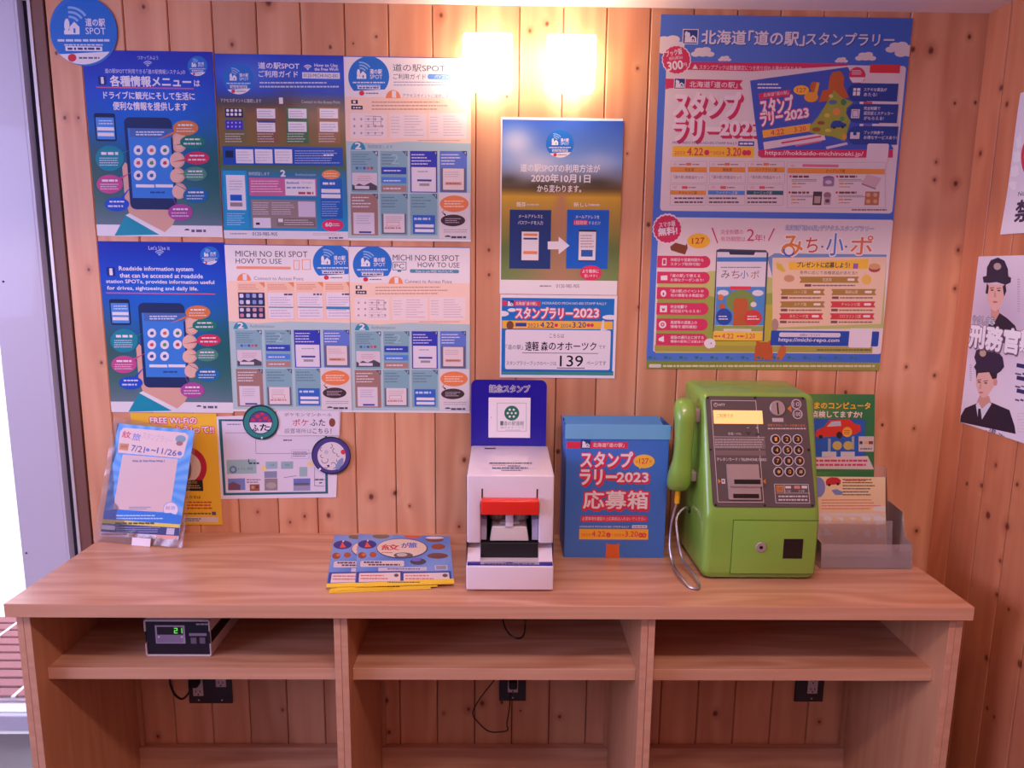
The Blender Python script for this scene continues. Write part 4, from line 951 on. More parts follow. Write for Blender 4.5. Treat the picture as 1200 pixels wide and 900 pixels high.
cv.rect(176, 682, 472, 810, (150, 132, 128)); cv.lines(182, 690, 256, 752, 6, (220, 210, 208), 0.35); cv.lines(268, 690, 380, 752, 6, (214, 204, 202), 0.35); cv.rect(390, 690, 468, 760, (218, 206, 222)); cv.rect(184, 764, 264, 810, (232, 226, 234)); cv.rect(196, 786, 214, 796, (40, 30, 50)); cv.rect(292, 766, 470, 804, (128, 110, 108)); cv.rect(298, 768, 320, 784, WHITE); cv.lines(326, 770, 462, 800, 3, (222, 214, 212), 0.35)
cv.rect(492, 584, 592, 768, (24, 96, 190)); cv.rect(496, 632, 582, 650, WHITE); cv.rect(496, 656, 584, 674, WHITE); cv.lines(502, 598, 560, 616, 1, WHITE, 0.6); cv.lines(498, 686, 584, 760, 7, (160, 190, 230), 0.3)
cv.ell(540, 566, 42, 22, (238, 140, 76)); cv.lines(508, 556, 572, 578, 2, (252, 214, 180), 0.4)
cv.ell(548, 798, 50, 28, (228, 44, 104)); cv.text(514, 786, 544, 804, '60', WHITE, 0.03); cv.lines(546, 788, 584, 804, 2, WHITE, 0.4)
cv.rect(44, 824, 620, 880, (232, 228, 234)); cv.lines(78, 832, 160, 842, 1, (110, 110, 130), 0.4); cv.text(180, 830, 294, 846, '0120-985-905', (90, 90, 120), 0.01); cv.lines(456, 832, 594, 846, 2, (170, 166, 180), 0.3); cv.lines(530, 850, 596, 862, 1, (90, 90, 110), 0.6, 0)
poster('guide_poster', 'dark blue guide poster with a blurred golden field photograph behind its panels', 'poster', P2, 'user guide posters', m=LAMI)

# ---- three pale guide sheets
TEAL = (128, 176, 186); PEACH = (250, 214, 188); ORG = (240, 140, 84)
def guide(cv, kind):
    cv.fill((238, 232, 232)); cv.rect(0, 20, 640, 31, (52, 76, 190))
    # section 1 and 2 fields
    def wave(u, v): return mixc((250, 218, 196), (248, 208, 180), v)
    cv.rect(20, 212, 600, 424, (250, 216, 192)); cv.rect(20, 412, 600, 860, (176, 206, 208)); cv.poly([(20, 412), (160, 424), (300, 414), (600, 424), (600, 400), (20, 400)], (250, 216, 192))
    if kind == 'phone':
        cv.text(62, 58, 402, 88, 'MICHI NO EKI SPOT', (26, 34, 70), 0.0); cv.text(62, 96, 278, 122, 'HOW TO USE', (26, 34, 70), 0.0)
        cv.rect(64, 136, 322, 150, (238, 150, 120), 6); cv.frame(336, 106, 362, 152, 3, ORG); cv.frame(376, 102, 414, 152, 3, ORG); badge(cv, 520, 118, 94)
        a1 = (66, 170, 132); h1 = (146, 188, 380, 206)
    else:
        if kind == 'pc_ja':
            cv.text(236, 60, 476, 94, '道の駅SPOT', (36, 40, 70), 0.0, res=3); cv.text(238, 104, 388, 130, 'ご利用ガイド', (36, 40, 70), 0.0); cv.rect(396, 106, 576, 130, (90, 150, 226), 8); cv.text(428, 110, 566, 127, 'パソコンの接続方法', WHITE, 0.01); cv.frame(498, 54, 552, 92, 3, (150, 180, 214)); cv.text(506, 62, 542, 82, 'PC', (120, 150, 200)); cv.lines(240, 136, 560, 162, 2, (170, 166, 190), 0.4)
        else:
            cv.text(224, 70, 542, 100, 'MICHI NO EKI SPOT', (26, 34, 70), 0.0); cv.text(344, 108, 544, 134, 'HOW TO USE', (26, 34, 70), 0.0); cv.frame(224, 106, 288, 146, 3.5, (70, 120, 160)); cv.text(232, 114, 280, 138, 'PC', (60, 70, 110)); cv.rect(246, 146, 264, 156, (70, 120, 160)); cv.rect(306, 144, 542, 162, (70, 136, 170), 7); cv.text(334, 147, 514, 160, 'How to use FREE Wi-Fi for PC', WHITE, 0.0)
        badge(cv, 126, 118, 94); a1 = (204, 178, 272); h1 = (282, 196, 508, 214)
    x0, y0, x1 = a1
    P = [((x0+x1)/2+(x1-x0)/2*math.cos(math.radians(a)), y0+38+(38)*math.sin(math.radians(a))) for a in range(180, 361, 15)]
    cv.poly(P, ORG); cv.text((x0+x1)/2-4, y0+6, (x0+x1)/2+12, y0+34, '1', WHITE, 0.04)
    cv.text(*h1, 'アクセスポイントに接続します' if kind == 'pc_ja' else 'Connect to Access Point', (120, 116, 140), 0.0)
    P = [(77+34*math.cos(math.radians(a)), 452+38*math.sin(math.radians(a))) for a in range(180, 361, 15)]
    cv.poly(P, (40, 140, 170)); cv.text(64, 420, 90, 448, '2', WHITE, 0.04); cv.text(120, 430, 236, 446, '接続認証します' if kind == 'pc_ja' else 'Authentication', (110, 140, 150), 0.0)
    if kind == 'phone':
        for i, xx in enumerate((68, 206, 344, 480)):
            cv.rect(xx, 216, xx+128, 404, (248, 202, 172)); cv.lines(xx+4, 224, xx+100, 256, 3, (214, 130, 100), 0.35); cv.poly([(xx+100, 216), (xx+128, 216), (xx+128, 244)], ORG)
            if i == 0:
                cv.rect(xx+2, 268, xx+126, 336, (28, 34, 86)); cv.rect(xx+2, 340, xx+126, 400, (24, 30, 76))
                for a in range(4):
                    for b in range(2): cv.rect(xx+8+a*30, 274+b*32, xx+26+a*30, 294+b*32, mixc((230, 226, 240), (90, 120, 200), ((a*3+b*5) % 4)/4), 4); cv.rect(xx+8+a*30, 346+b*28, xx+26+a*30, 364+b*28, mixc((220, 220, 230), (200, 90, 110), ((a*5+b*3) % 4)/4), 4)
            else:
                cv.rect(xx+4, 268, xx+124, 400, (236, 226, 234)); cv.lines(xx+80, 272, xx+120, 284, 1, (40, 36, 70), 0.7, 0); cv.lines(xx+14, 288, xx+116, 336, 4, (180, 170, 196), 0.3); cv.rect(xx+6, 340, xx+122, 346, (90, 140, 150)); cv.lines(xx+14, 352, xx+116, 394, 3, (180, 170, 196), 0.3)
            if i == 3: cv.rect(xx+4, 340, xx+122, 354, (40, 130, 190))
    else:
        cv.rect(46, 224, 76, 242, (40, 30, 50)); cv.rect(54, 227, 66, 239, WHITE); cv.rect(46, 250, 98, 268, (40, 30, 50)); cv.ell(58, 259, 4, 4, WHITE, 8); cv.lines(66, 255, 92, 264, 1, WHITE, 0.7, 0)
        cv.lines(140, 226, 490, 274, 3, (196, 150, 130), 0.36)
        for (a, b) in ((42, 208), (222, 392), (402, 574)):
            cv.rect(a, 284, b, 400, (244, 226, 222)); cv.lines(a+66, 292, b-10, 392, 8, (190, 176, 190), 0.25, 0.5)
            if a == 42:
                for i in range(5):
                    for j in range(3): cv.ell(a+18+i*32, 312+j*32, 5, 6, (170, 156, 180), 8)
                cv.frame(148, 300, 182, 344, 2, (120, 90, 110))
            else: cv.lines(a+6, 296, a+50, 380, 6, (200, 186, 196), 0.25)
        cv.lines(350, 404, 560, 416, 1, (200, 160, 150), 0.35)
    # eight cards of section 2
    cc = [TEAL, TEAL, (40, 50, 180), (88, 118, 208), (160, 118, 108), TEAL, TEAL, None]
    for i in range(7):
        xx = 44+(i % 4)*136+(4 if kind == 'phone' else 0)*((i % 4)+4)*0.5; yy = 458 if i < 4 else 654
        cv.rect(xx, yy, xx+124, yy+190, cc[i]); cv.poly([(xx+98, yy), (xx+124, yy), (xx+124, yy+26)], mixc(cc[i], (20, 40, 90), 0.6)); cv.text(xx+113, yy+4, xx+119, yy+14, str(i+1), WHITE)
        cv.lines(xx+6, yy+10, xx+96, yy+66, 4 if i else 5, (230, 232, 240) if i in (2, 3, 4) else (90, 120, 140), 0.34, 0.4)
        if i == 0:
            for j, c in enumerate(((60, 90, 170), (90, 140, 210), (70, 80, 160), (200, 90, 100), (190, 60, 80))): cv.rect(xx+22+j*17, yy+72, xx+34+j*17, yy+84, c)
            cv.rect(xx+6, yy+100, xx+120, yy+180, (222, 208, 216)); cv.lines(xx+30, yy+112, xx+100, yy+140, 3, (190, 150, 150), 0.3); cv.poly([(xx+6, yy+180), (xx+6, yy+152), (xx+20, yy+160), (xx+36, yy+148), (xx+60, yy+158), (xx+90, yy+144), (xx+120, yy+160), (xx+120, yy+180)], (70, 66, 80))
            cv.rect(xx+18, yy+160, xx+84, yy+174, (224, 216, 226))
        elif i == 1:
            cv.text(xx+48, yy+14, xx+84, yy+60, '2', (156, 196, 204)); cv.rect(xx+4, yy+74, xx+118, yy+106, (36, 64, 180)); cv.rect(xx+4, yy+120, xx+118, yy+148, (70, 130, 220)); cv.rect(xx+4, yy+158, xx+118, yy+186, (176, 130, 120)); 
            for dy in (84, 130, 166): cv.lines(xx+14, yy+dy, xx+92, yy+dy+12, 1, (226, 228, 240), 0.5, 0)
        elif i == 2: cv.rect(xx+6, yy+74, xx+118, yy+186, (230, 222, 232)); cv.lines(xx+34, yy+88, xx+94, yy+100, 1, (160, 150, 180), 0.4); cv.rect(xx+32, yy+130, xx+98, yy+139, (40, 50, 160)); cv.rect(xx+42, yy+148, xx+88, yy+160, (150, 150, 150))
        elif i == 3: cv.rect(xx+4, yy+78, xx+120, yy+186, (96, 96, 116)); cv.rect(xx+14, yy+80, xx+110, yy+178, (232, 214, 212)); cv.lines(xx+22, yy+92, xx+100, yy+122, 3, (190, 170, 180), 0.3); cv.rect(xx+24, yy+142, xx+100, yy+156, (216, 160, 140)); cv.lines(xx+30, yy+144, xx+96, yy+154, 1, (160, 70, 60), 0.5)
        elif i == 4: cv.rect(xx+12, yy+86, xx+108, yy+184, (226, 216, 226)); cv.lines(xx+26, yy+96, xx+94, yy+140, 4, (180, 170, 186), 0.3); cv.rect(xx+38, yy+172, xx+94, yy+180, (40, 50, 150))
        elif i == 5: cv.rect(xx+6, yy+92, xx+118, yy+184, (96, 96, 116)); cv.rect(xx+14, yy+92, xx+110, yy+178, (234, 220, 220)); cv.lines(xx+24, yy+102, xx+100, yy+126, 3, (190, 170, 180), 0.3); cv.frame(xx+28, yy+130, xx+86, yy+148, 1.5, (190, 90, 90)); cv.lines(xx+20, yy+150, xx+104, yy+164, 1, (200, 120, 110), 0.5)
        elif i == 6: cv.rect(xx+12, yy+98, xx+114, yy+184, (40, 96, 196)); cv.lines(xx+18, yy+106, xx+92, yy+124, 1, (200, 216, 240), 0.6, 0); cv.rect(xx+22, yy+140, xx+108, yy+154, WHITE); cv.rect(xx+22, yy+162, xx+108, yy+176, WHITE)
    cv.rect(448, 650, 590, 860, (226, 218, 218))
    cv.poly([(466, 730), (480, 724), (462, 742)], ORG); cv.ell(518, 700, 66, 38, (240, 130, 74)); cv.lines(472, 682, 566, 718, 3, (252, 220, 196), 0.4); cv.poly([(458, 734), (476, 756), (480, 748)], (60, 40, 46)); cv.ell(512, 776, 56, 27, (60, 40, 46)); cv.lines(476, 764, 548, 790, 3, (206, 190, 196), 0.35)
    cv.lines(470, 814, 586, 834, 2, (150, 140, 160), 0.3); cv.ell(488, 852, 14, 8, (40, 60, 90), 12, 180, 360); cv.lines(504, 846, 572, 860, 1, (60, 60, 80), 0.7, 0)
    cv.rect(0, 862, 640, 920, (238, 232, 232))
P3 = wall_sheet(-0.3845, -0.0925, 1.5350, 1.9500, gap=0.0007, curl=0.0009, ph=0.5).view(400, 60, 3.9125)
guide(P3, 'pc_ja'); poster('guide_poster', 'pale guide poster with a Japanese title, its corner behind the left wall lamp', 'poster', P3, 'user guide posters')
P5 = wall_sheet(-0.6800, -0.3860, 1.1160, 1.5230, gap=0.0007, curl=0.001, ph=2.2, like=P3).view(400, 60, 3.9125)
guide(P5, 'phone'); poster('guide_poster', 'pale guide poster in English whose round badge sits right of the title', 'poster', P5, 'user guide posters')
P6 = wall_sheet(-0.3850, -0.0945, 1.1160, 1.5222, gap=0.0007, curl=0.0009, ph=3.4, like=P3).view(400, 60, 3.9125)
guide(P6, 'pc_en'); poster('guide_poster', 'pale guide poster in English whose round badge sits left of the title', 'poster', P6, 'user guide posters')

# ---- centre laminated notice and stamp page notice
PA = wall_sheet(-0.0225, 0.2625, 1.4120, 1.8215, gap=0.0006, curl=0.0012, ph=4).view(570, 130, 2.8118); cv = PA
cv.fill((240, 236, 234))
sk = ramp([(0, (40, 84, 190)), (0.25, (110, 150, 214)), (0.36, (120, 120, 130)), (0.42, (96, 74, 40)), (0.47, (216, 166, 50)), (0.6, (180, 146, 60)), (0.8, (96, 116, 56)), (1, (110, 144, 76))])
def ba(u, v):
    c = sk(v); g = math.exp(-((u-0.12)**2/0.02+(v-0.14)**2/0.008))+math.exp(-((u-0.3)**2/0.05+(v-0.28)**2/0.006))+0.6*math.exp(-((u-0.8)**2/0.03+(v-0.26)**2/0.004))
    c = mixc(c, (226, 226, 236), min(0.75, 0.75*g))
    for (a, b, s) in ((0.05, 0.37, 0.01), (0.8, 0.38, 0.02), (0.33, 0.40, 0.02)): c = mixc(c, (60, 52, 34), 0.7*math.exp(-((u-a)**2/s+(v-b)**2/0.0012)))
    if v > 0.44: c = mixc(c, (190, 130, 100), 0.8*math.exp(-((u-0.5)**2/(0.001+(v-0.44)**2*0.35))))
    return c
a0 = cv.uv(52, 28); a1 = cv.uv(434, 560); cv.put(*cv.grid(a0[0], a0[1], a1[0], a1[1], ba, 0.007))
badge(cv, 242, 108, 46)
cv.text(112, 176, 374, 202, '道の駅SPOTの利用方法が', WHITE, 0.02); cv.text(148, 208, 342, 236, '2020年10月1日', WHITE, 0.024, res=3); cv.text(168, 244, 312, 268, 'から変わります。', WHITE, 0.02)
cv.text(100, 300, 130, 316, '既存', WHITE, 0.015); cv.lines(134, 304, 178, 314, 1, (210, 200, 190), 0.5); cv.text(288, 302, 340, 316, '新しい', WHITE, 0.015); cv.lines(342, 305, 380, 315, 1, (220, 214, 206), 0.6)
cv.rect(76, 326, 212, 520, (30, 54, 116)); cv.rect(264, 326, 402, 520, (24, 96, 206))
cv.text(106, 342, 186, 353, 'メールアドレスと', WHITE, 0.01); cv.text(104, 362, 186, 375, 'パスワードを入力', WHITE, 0.01); cv.text(294, 344, 372, 355, 'メールアドレスを', WHITE, 0.01); cv.rect(288, 360, 334, 376, (230, 60, 90)); cv.text(291, 362, 331, 374, '1回登録', WHITE); cv.text(336, 364, 376, 375, 'するだけ', WHITE)
for x0 in (116, 304):
    cv.rect(x0-2, 392, x0+58, 496, (50, 50, 60), 5); cv.rect(x0, 398, x0+56, 492, WHITE)
cv.rect(122, 404, 168, 412, ORG); cv.rect(122, 418, 168, 424, (60, 60, 120)); cv.rect(122, 462, 168, 472, ORG); cv.lines(310, 406, 354, 452, 5, (190, 150, 150), 0.35); cv.rect(312, 458, 350, 480, (40, 90, 180))
cv.poly([(202, 430), (238, 430), (238, 414), (274, 444), (238, 472), (238, 456), (202, 456)], (240, 236, 238))
cv.ell(344, 534, 36, 25, (226, 50, 90)); cv.text(316, 522, 370, 534, 'より簡単に', WHITE, 0.01); cv.text(322, 538, 366, 549, '使いやすく', WHITE, 0.0)
cv.lines(176, 572, 218, 582, 1, (130, 130, 140), 0.4); cv.text(230, 571, 306, 583, '0120-985-905', (110, 110, 126), 0.0)
poster('notice_poster', 'laminated notice with sky and golden field photo and a white arrow, under the lamps', 'poster', PA, m=LAMI)
PB = wall_sheet(-0.0205, 0.2640, 1.2070, 1.4105, gap=0.0018, curl=0.0008, ph=1).view(570, 130, 2.8118); cv = PB
cv.fill((236, 234, 238)); cv.rect(50, 617, 418, 870, (24, 112, 200)); cv.ell(54, 668, 20, 9, (236, 234, 238)); cv.ell(408, 680, 26, 8, (236, 234, 238)); cv.ell(84, 656, 14, 6, (236, 234, 238))
cv.rect(52, 626, 178, 642, (222, 50, 80)); st_icon(cv, 68, 624, 90, 644); cv.text(96, 629, 166, 640, '北海道「道の駅」', WHITE, 0.01); cv.text(184, 630, 396, 638, 'HOKKAIDO MICHI-NO-EKI STAMP RALLY', (214, 222, 240), 0.01)
cv.text(96, 648, 284, 684, 'スタンプラリー', WHITE, 0.03, out=(222, 50, 80), ow=0.05, shadow=(222, 50, 80), sd=(1.5, 2), res=3); cv.text(288, 652, 370, 680, '2023', WHITE, 0.03, out=(222, 50, 80), ow=0.05, shadow=(222, 50, 80), sd=(1.5, 2), res=3)
cv.rect(52, 692, 416, 718, (246, 186, 60)); cv.rect(96, 698, 132, 710, (40, 70, 150)); cv.text(136, 700, 176, 714, '2023.', (90, 60, 110)); cv.text(178, 696, 222, 714, '4.22', (60, 60, 130), 0.02); cv.ell(230, 706, 6, 6, (214, 50, 90), 12); cv.text(244, 702, 282, 714, '2024.', (90, 60, 110)); cv.text(284, 696, 328, 714, '3.20', (60, 60, 130), 0.02); cv.ell(336, 706, 6, 6, (214, 50, 90), 12); cv.ell(348, 706, 6, 6, (214, 50, 90), 12)
cv.ell(78, 706, 12, 14, (120, 70, 50)); cv.poly([(382, 690), (388, 690), (388, 716), (400, 722), (376, 724)], (226, 220, 226))
cv.rect(62, 722, 408, 852, (236, 230, 236), 6); cv.rect(50, 856, 418, 870, (30, 100, 190)); cv.rect(50, 860, 418, 868, (60, 150, 130))
cv.text(208, 734, 256, 748, 'こちらは', (40, 40, 60)); cv.text(64, 770, 120, 786, '「道の駅」', (40, 50, 110)); cv.text(128, 760, 202, 790, '遠軽 森', (20, 20, 40), 0.015, res=3); cv.text(206, 762, 362, 788, 'のオホーツク', (20, 20, 40), 0.015, res=3); cv.text(370, 772, 392, 784, 'です', (40, 50, 110)); cv.rect(118, 797, 368, 799, (80, 80, 90))
cv.text(66, 824, 230, 838, 'スタンプラリーブックのページは', (40, 44, 90)); cv.text(242, 806, 318, 842, '139', (16, 14, 26), 0.005, res=4); cv.rect(232, 846, 324, 848.5, (40, 40, 50)); cv.text(330, 824, 394, 838, 'ページです', (40, 44, 90))
poster('notice_sign', 'blue-edged white sign with big number 139 above the stamp machine', 'sign', PB, m=LAMI)
# ================================================================== LARGE STAMP RALLY POSTER
PC = wall_sheet(0.3415, 0.9220, 1.2320, 2.0500, gap=0.0010, curl=0.0022, ph=0.3)
def bc(u, v):
    c = mixc((56, 104, 204), (76, 120, 214), math.sin(u*5)*0.5+0.5)
    return c
cv = PC; cv.fill(bc, 0.02); cv.view(750, 10, 3.63636)
MAG = (214, 46, 92); NV = (30, 62, 150)
def cloud(x, y, k, fl=1):
    for dx, dy, r in ((0, 0, 1), (-34, 6, .7), (34, 6, .7), (-14, -10, .8), (16, -14, .75)): cv.ell(x+dx*k, y+dy*k, 24*k*r*1.3, 18*k*r, (232, 222, 220), 18)
cloud(120, 150, 1.25); cloud(96, 175, 1.0); cloud(140, 180, .9); cloud(266, 190, .9); cloud(360, 216, .5); cloud(857, 222, .5); cloud(960, 208, .8); cloud(1100, 170, 1.0); cloud(1150, 185, 1.2)
cv.rect(98, 238, 1104, 868, (230, 216, 216), 14)
cv.rect(108, 262, 1100, 650, (230, 216, 216))
st_icon(cv, 184, 92, 244, 150, border=WHITE)
cv.text(262, 96, 700, 156, '北海道「道の駅」', (232, 226, 232), 0.028, res=3, shadow=(30, 60, 130), sd=(3, 3)); cv.text(706, 106, 1082, 158, 'スタンプラリー', (232, 226, 232), 0.02, res=3, shadow=(30, 60, 130), sd=(3, 3))
cv.poly([(196, 228), (884, 236), (884, 244), (480, 268), (196, 262)], MAG); cv.poly([(222, 258), (234, 238), (246, 258)], (236, 220, 224)); cv.text(252, 244, 694, 264, 'スタンプブックは数量限定につき売り切れる場合があります。', (240, 222, 226), 0.005)
pts = [(154+(62+3*(k % 2))*math.cos(2*PI*k/40)*0.98, 220+(62+3*(k % 2))*math.sin(2*PI*k/40)) for k in range(40)]
cv.poly(pts, (236, 222, 226)); pts = [(154+(56+3*(k % 2))*math.cos(2*PI*k/40), 220+(57+3*(k % 2))*math.sin(2*PI*k/40)) for k in range(40)]; cv.poly(pts, MAG)
cv.text(108, 176, 178, 202, 'ブック版', WHITE, 0.02, rot=-12); cv.text(122, 204, 180, 222, '有料(税込)', WHITE, 0.0, rot=-10); cv.text(116, 226, 180, 262, '300', WHITE, 0.03, rot=-8, res=3); cv.text(180, 234, 198, 250, '円', WHITE, 0.01, rot=-8)
cv.poly([(108, 300), (438, 306), (424, 325), (438, 346), (108, 340)], MAG); cv.poly([(108, 300), (130, 300), (130, 340), (108, 346)], MAG); st_icon(cv, 146, 300, 190, 342, border=WHITE); cv.text(210, 312, 414, 338, '北海道「道の駅」', WHITE, 0.01)
SH1 = (206, 40, 88); FGP = (242, 228, 232)
cv.text(146, 358, 424, 458, 'スタンプ', FGP, 0.045, shadow=SH1, sd=(13, 12), res=3); cv.text(140, 472, 340, 562, 'ラリー', FGP, 0.045, shadow=SH1, sd=(13, 12), res=3); cv.text(340, 482, 506, 540, '2023', FGP, 0.045, shadow=SH1, sd=(13, 12), res=3)
cv.text(138, 568, 412, 578, 'HOKKAIDO MICHI-NO-EKI STAMP RALLY', NV, 0.0); cv.rect(418, 566, 486, 586, NV); cv.lines(424, 570, 480, 582, 1, WHITE, 0.7, 0)
cv.rect(138, 588, 486, 634, (250, 196, 50)); cv.text(146, 608, 190, 622, '2023', MAG); cv.text(200, 594, 268, 626, '4.22', MAG, 0.015); cv.ell(284, 614, 11, 12, MAG, 14); cv.text(299, 609, 308, 614, '~', MAG); cv.text(310, 609, 358, 623, '2024', MAG); cv.text(370, 594, 430, 628, '3.20', MAG, 0.015); cv.ell(445, 615, 11, 12, MAG, 14); cv.ell(462, 615, 11, 12, MAG, 14)
# tilted book cover
BKB = (54, 86, 190)
cv.poly([(468, 308), (884, 250), (1080, 600), (960, 612), (505, 612)], BKB)
cv.lines(500, 316, 600, 346, 2, WHITE, 0.4); cv.poly([(504, 362), (640, 346), (636, 372), (508, 390)], MAG); cv.text(524, 356, 632, 372, '北海道「道の駅」', WHITE, 0.0, rot=-7)
cv.text(512, 378, 650, 450, 'スタンプ', WHITE, 0.04, out=MAG, ow=0.06, rot=-9, res=3); cv.text(512, 440, 606, 496, 'ラリー', WHITE, 0.04, out=MAG, ow=0.06, rot=-9, res=3); cv.text(616, 432, 716, 470, '2023', WHITE, 0.04, out=MAG, ow=0.06, rot=-9, res=3)
cv.ell(686, 348, 33, 20, (250, 190, 50)); cv.text(668, 339, 706, 358, '127', MAG, 0.01)
cv.poly([(520, 520), (726, 490), (724, 524), (524, 552)], (246, 176, 60)); cv.text(556, 516, 612, 538, '4.22', MAG, 0.01, rot=-8); cv.text(656, 504, 706, 524, '3.20', MAG, 0.01, rot=-8)
cv.poly([(524, 570), (782, 530), (790, 560), (528, 602)], (230, 212, 216)); cv.poly([(600, 570), (770, 542), (772, 548), (602, 577)], MAG); cv.poly([(660, 582), (772, 562), (774, 568), (662, 588)], (222, 110, 140)); cv.poly([(790, 590), (880, 570), (885, 580), (795, 600)], (220, 200, 212))
# plain brown shape with the green and yellow map
BR_ = (196, 96, 44); cv.poly([(808, 292), (820, 272), (852, 266), (868, 290), (866, 330), (890, 380), (760, 400), (776, 350), (800, 346)], BR_); cv.ell(742, 336, 18, 24, BR_); cv.ell(728, 378, 30, 22, (238, 160, 50)); cv.poly([(740, 360), (752, 314), (764, 318), (752, 372)], (238, 170, 60))
cv.poly([(824, 348), (862, 382), (908, 400), (880, 424), (876, 448), (896, 480), (884, 520), (870, 566), (820, 546), (770, 540), (722, 528), (722, 502), (758, 460), (790, 410)], (158, 166, 58))
for (x, y, rx, ry, c) in ((820, 400, 18, 10, (70, 120, 150)), (866, 400, 12, 14, (60, 130, 80)), (836, 440, 16, 16, (236, 150, 70)), (770, 488, 16, 8, (150, 70, 60)), (796, 456, 12, 9, (220, 190, 60)), (750, 516, 18, 10, (150, 90, 40)), (860, 470, 10, 10, (90, 150, 80)), (800, 520, 14, 7, (210, 200, 80)), (812, 374, 9, 8, (220, 200, 120)), (870, 546, 10, 14, (230, 150, 60))): cv.ell(x, y, rx, ry, c, 16)
cv.poly([(810, 500), (816, 486), (826, 478), (852, 478), (864, 488), (878, 492), (876, 504), (812, 510)], (28, 70, 150)); cv.ell(826, 508, 6, 6, (40, 30, 50), 10); cv.ell(862, 506, 6, 6, (40, 30, 50), 10)
cv.ell(924, 286, 35, 36, (222, 50, 84)); cv.poly([(890, 294), (958, 294), (944, 316), (904, 316)], WHITE); cv.lines(902, 262, 946, 284, 3, WHITE, 0.4)
cv.rect(978, 240, 1106, 276, (222, 50, 60)); cv.rect(978, 276, 1104, 314, (232, 216, 216))
for i, (y, lns) in enumerate(((320, ('ステキな賞品が', 'あたる!')), (408, ('完全制覇で', '認定証とステッカー', 'がもらえる!')), (502, ('ブック持参で', 'お得なサービスあり!')))):
    hh = (76, 80, 78)[i]; cv.ell(922, y+hh/2, 40, hh/2, NV); cv.rect(922, y, 1096, y+hh, NV); cv.rect(900+i*2, y+18, 940, y+58, NV)
    if i == 0: cv.rect(906, 340, 936, 372, WHITE); cv.rect(918, 340, 922, 372, NV); cv.rect(906, 352, 936, 355, NV)
    elif i == 1: cv.rect(898, 430, 934, 468, (222, 214, 220)); cv.frame(904, 436, 928, 462, 2, NV)
    else: cv.rect(894, 528, 934, 556, (222, 214, 220)); cv.ell(914, 534, 8, 8, NV, 12)
    for k, s in enumerate(lns):
        n = len(lns); yy = y+hh/2-(n*21)/2+k*21; cv.text(952, yy+2, 952+len(s)*14, yy+17, s, WHITE, 0.01)
for i, y in enumerate((398, 492)): cv.rect(934, y, 950, y+10, (232, 216, 216)); cv.rect(950, y, 988, y+10, ((206, 70, 70), (110, 100, 190))[i]); cv.rect(988, y, 1094, y+10, (232, 216, 216))
cv.poly([(502, 608), (516, 602), (1076, 602), (1076, 636), (516, 636), (502, 628)], MAG); cv.text(532, 608, 950, 632, 'https://hokkaido-michinoeki.jp/', WHITE, 0.012)
cv.rect(964, 576, 1056, 668, (232, 216, 222), 8)
# prize tables
TB = (238, 150, 62)
for (a, b) in ((130, 284), (295, 448), (460, 616)):
    cv.frame(a, 652, b, 744, 1.2, (190, 160, 160)); cv.rect(a, 676, b, 698, TB)
for (a, b, c) in ((128, 280, TB), (290, 446, (76, 140, 216)), (454, 610, (36, 92, 110))):
    cv.frame(a, 750, b, 838, 1.2, (190, 160, 160)); cv.rect(a, 776, b, 794, c)
for (x, s) in ((190, '完走賞'), (352, '踏破賞'), (492, 'ハーフラリー賞')): cv.text(x, 680, x+len(s)*13, 694, s, (80, 50, 40)); 
for (x, s) in ((164, 'チャレンジ賞'), (324, 'ファイナーズ賞'), (484, 'シーニック賞')): cv.text(x, 779, x+len(s)*13, 792, s, (240, 226, 220) if x > 200 else (80, 50, 40))
for x in (142, 306, 472): cv.text(x, 712, x+128, 726, '「道の駅」特産品セット', (90, 60, 70)); cv.ell(x+6, 664, 9, 6, (232, 190, 180), 12); cv.lines(x+24, 660, x+54, 670, 1, (150, 110, 110), 0.5); cv.rect(x+54, 658, x+76, 670, (230, 120, 80)); cv.lines(x+80, 660, x+112, 670, 1, (150, 110, 110), 0.5)
for x in (142, 306, 472): cv.ell(x+6, 762, 9, 6, (232, 190, 180), 12); cv.rect(x+36, 757, x+60, 769, (226, 90, 90)); cv.lines(x+64, 758, x+100, 768, 1, (150, 110, 110), 0.5)
for x, n in ((146, 2), (294, 2), (458, 2)): cv.lines(x, 800, x+128, 834, n, (90, 60, 70), 0.4, 0.1)
cv.frame(626, 656, 1044, 850, 1.2, (190, 160, 160)); cv.rect(628, 682, 1040, 704, TB); cv.text(790, 686, 872, 700, 'タイアップ賞', (80, 50, 40)); cv.rect(692, 664, 846, 676, (228, 110, 140)); cv.ell(650, 670, 10, 6, (232, 190, 180), 12)
for (x, y) in ((634, 710), (834, 710), (630, 778), (832, 778)):
    cv.ell(x+6, y+6, 5, 5, MAG, 10); cv.lines(x+16, y, x+90, y+13, 1, (120, 60, 60), 0.7, 0); cv.lines(x+12, y+16, x+130, y+28, 2, (100, 80, 90), 0.4); cv.rect(x+14, y+32, x+34, y+40, (236, 160, 90)); cv.lines(x+38, y+32, x+80, y+40, 1, (110, 80, 80), 0.5); cv.lines(x+14, y+46, x+60, y+54, 1, (214, 120, 80), 0.5)
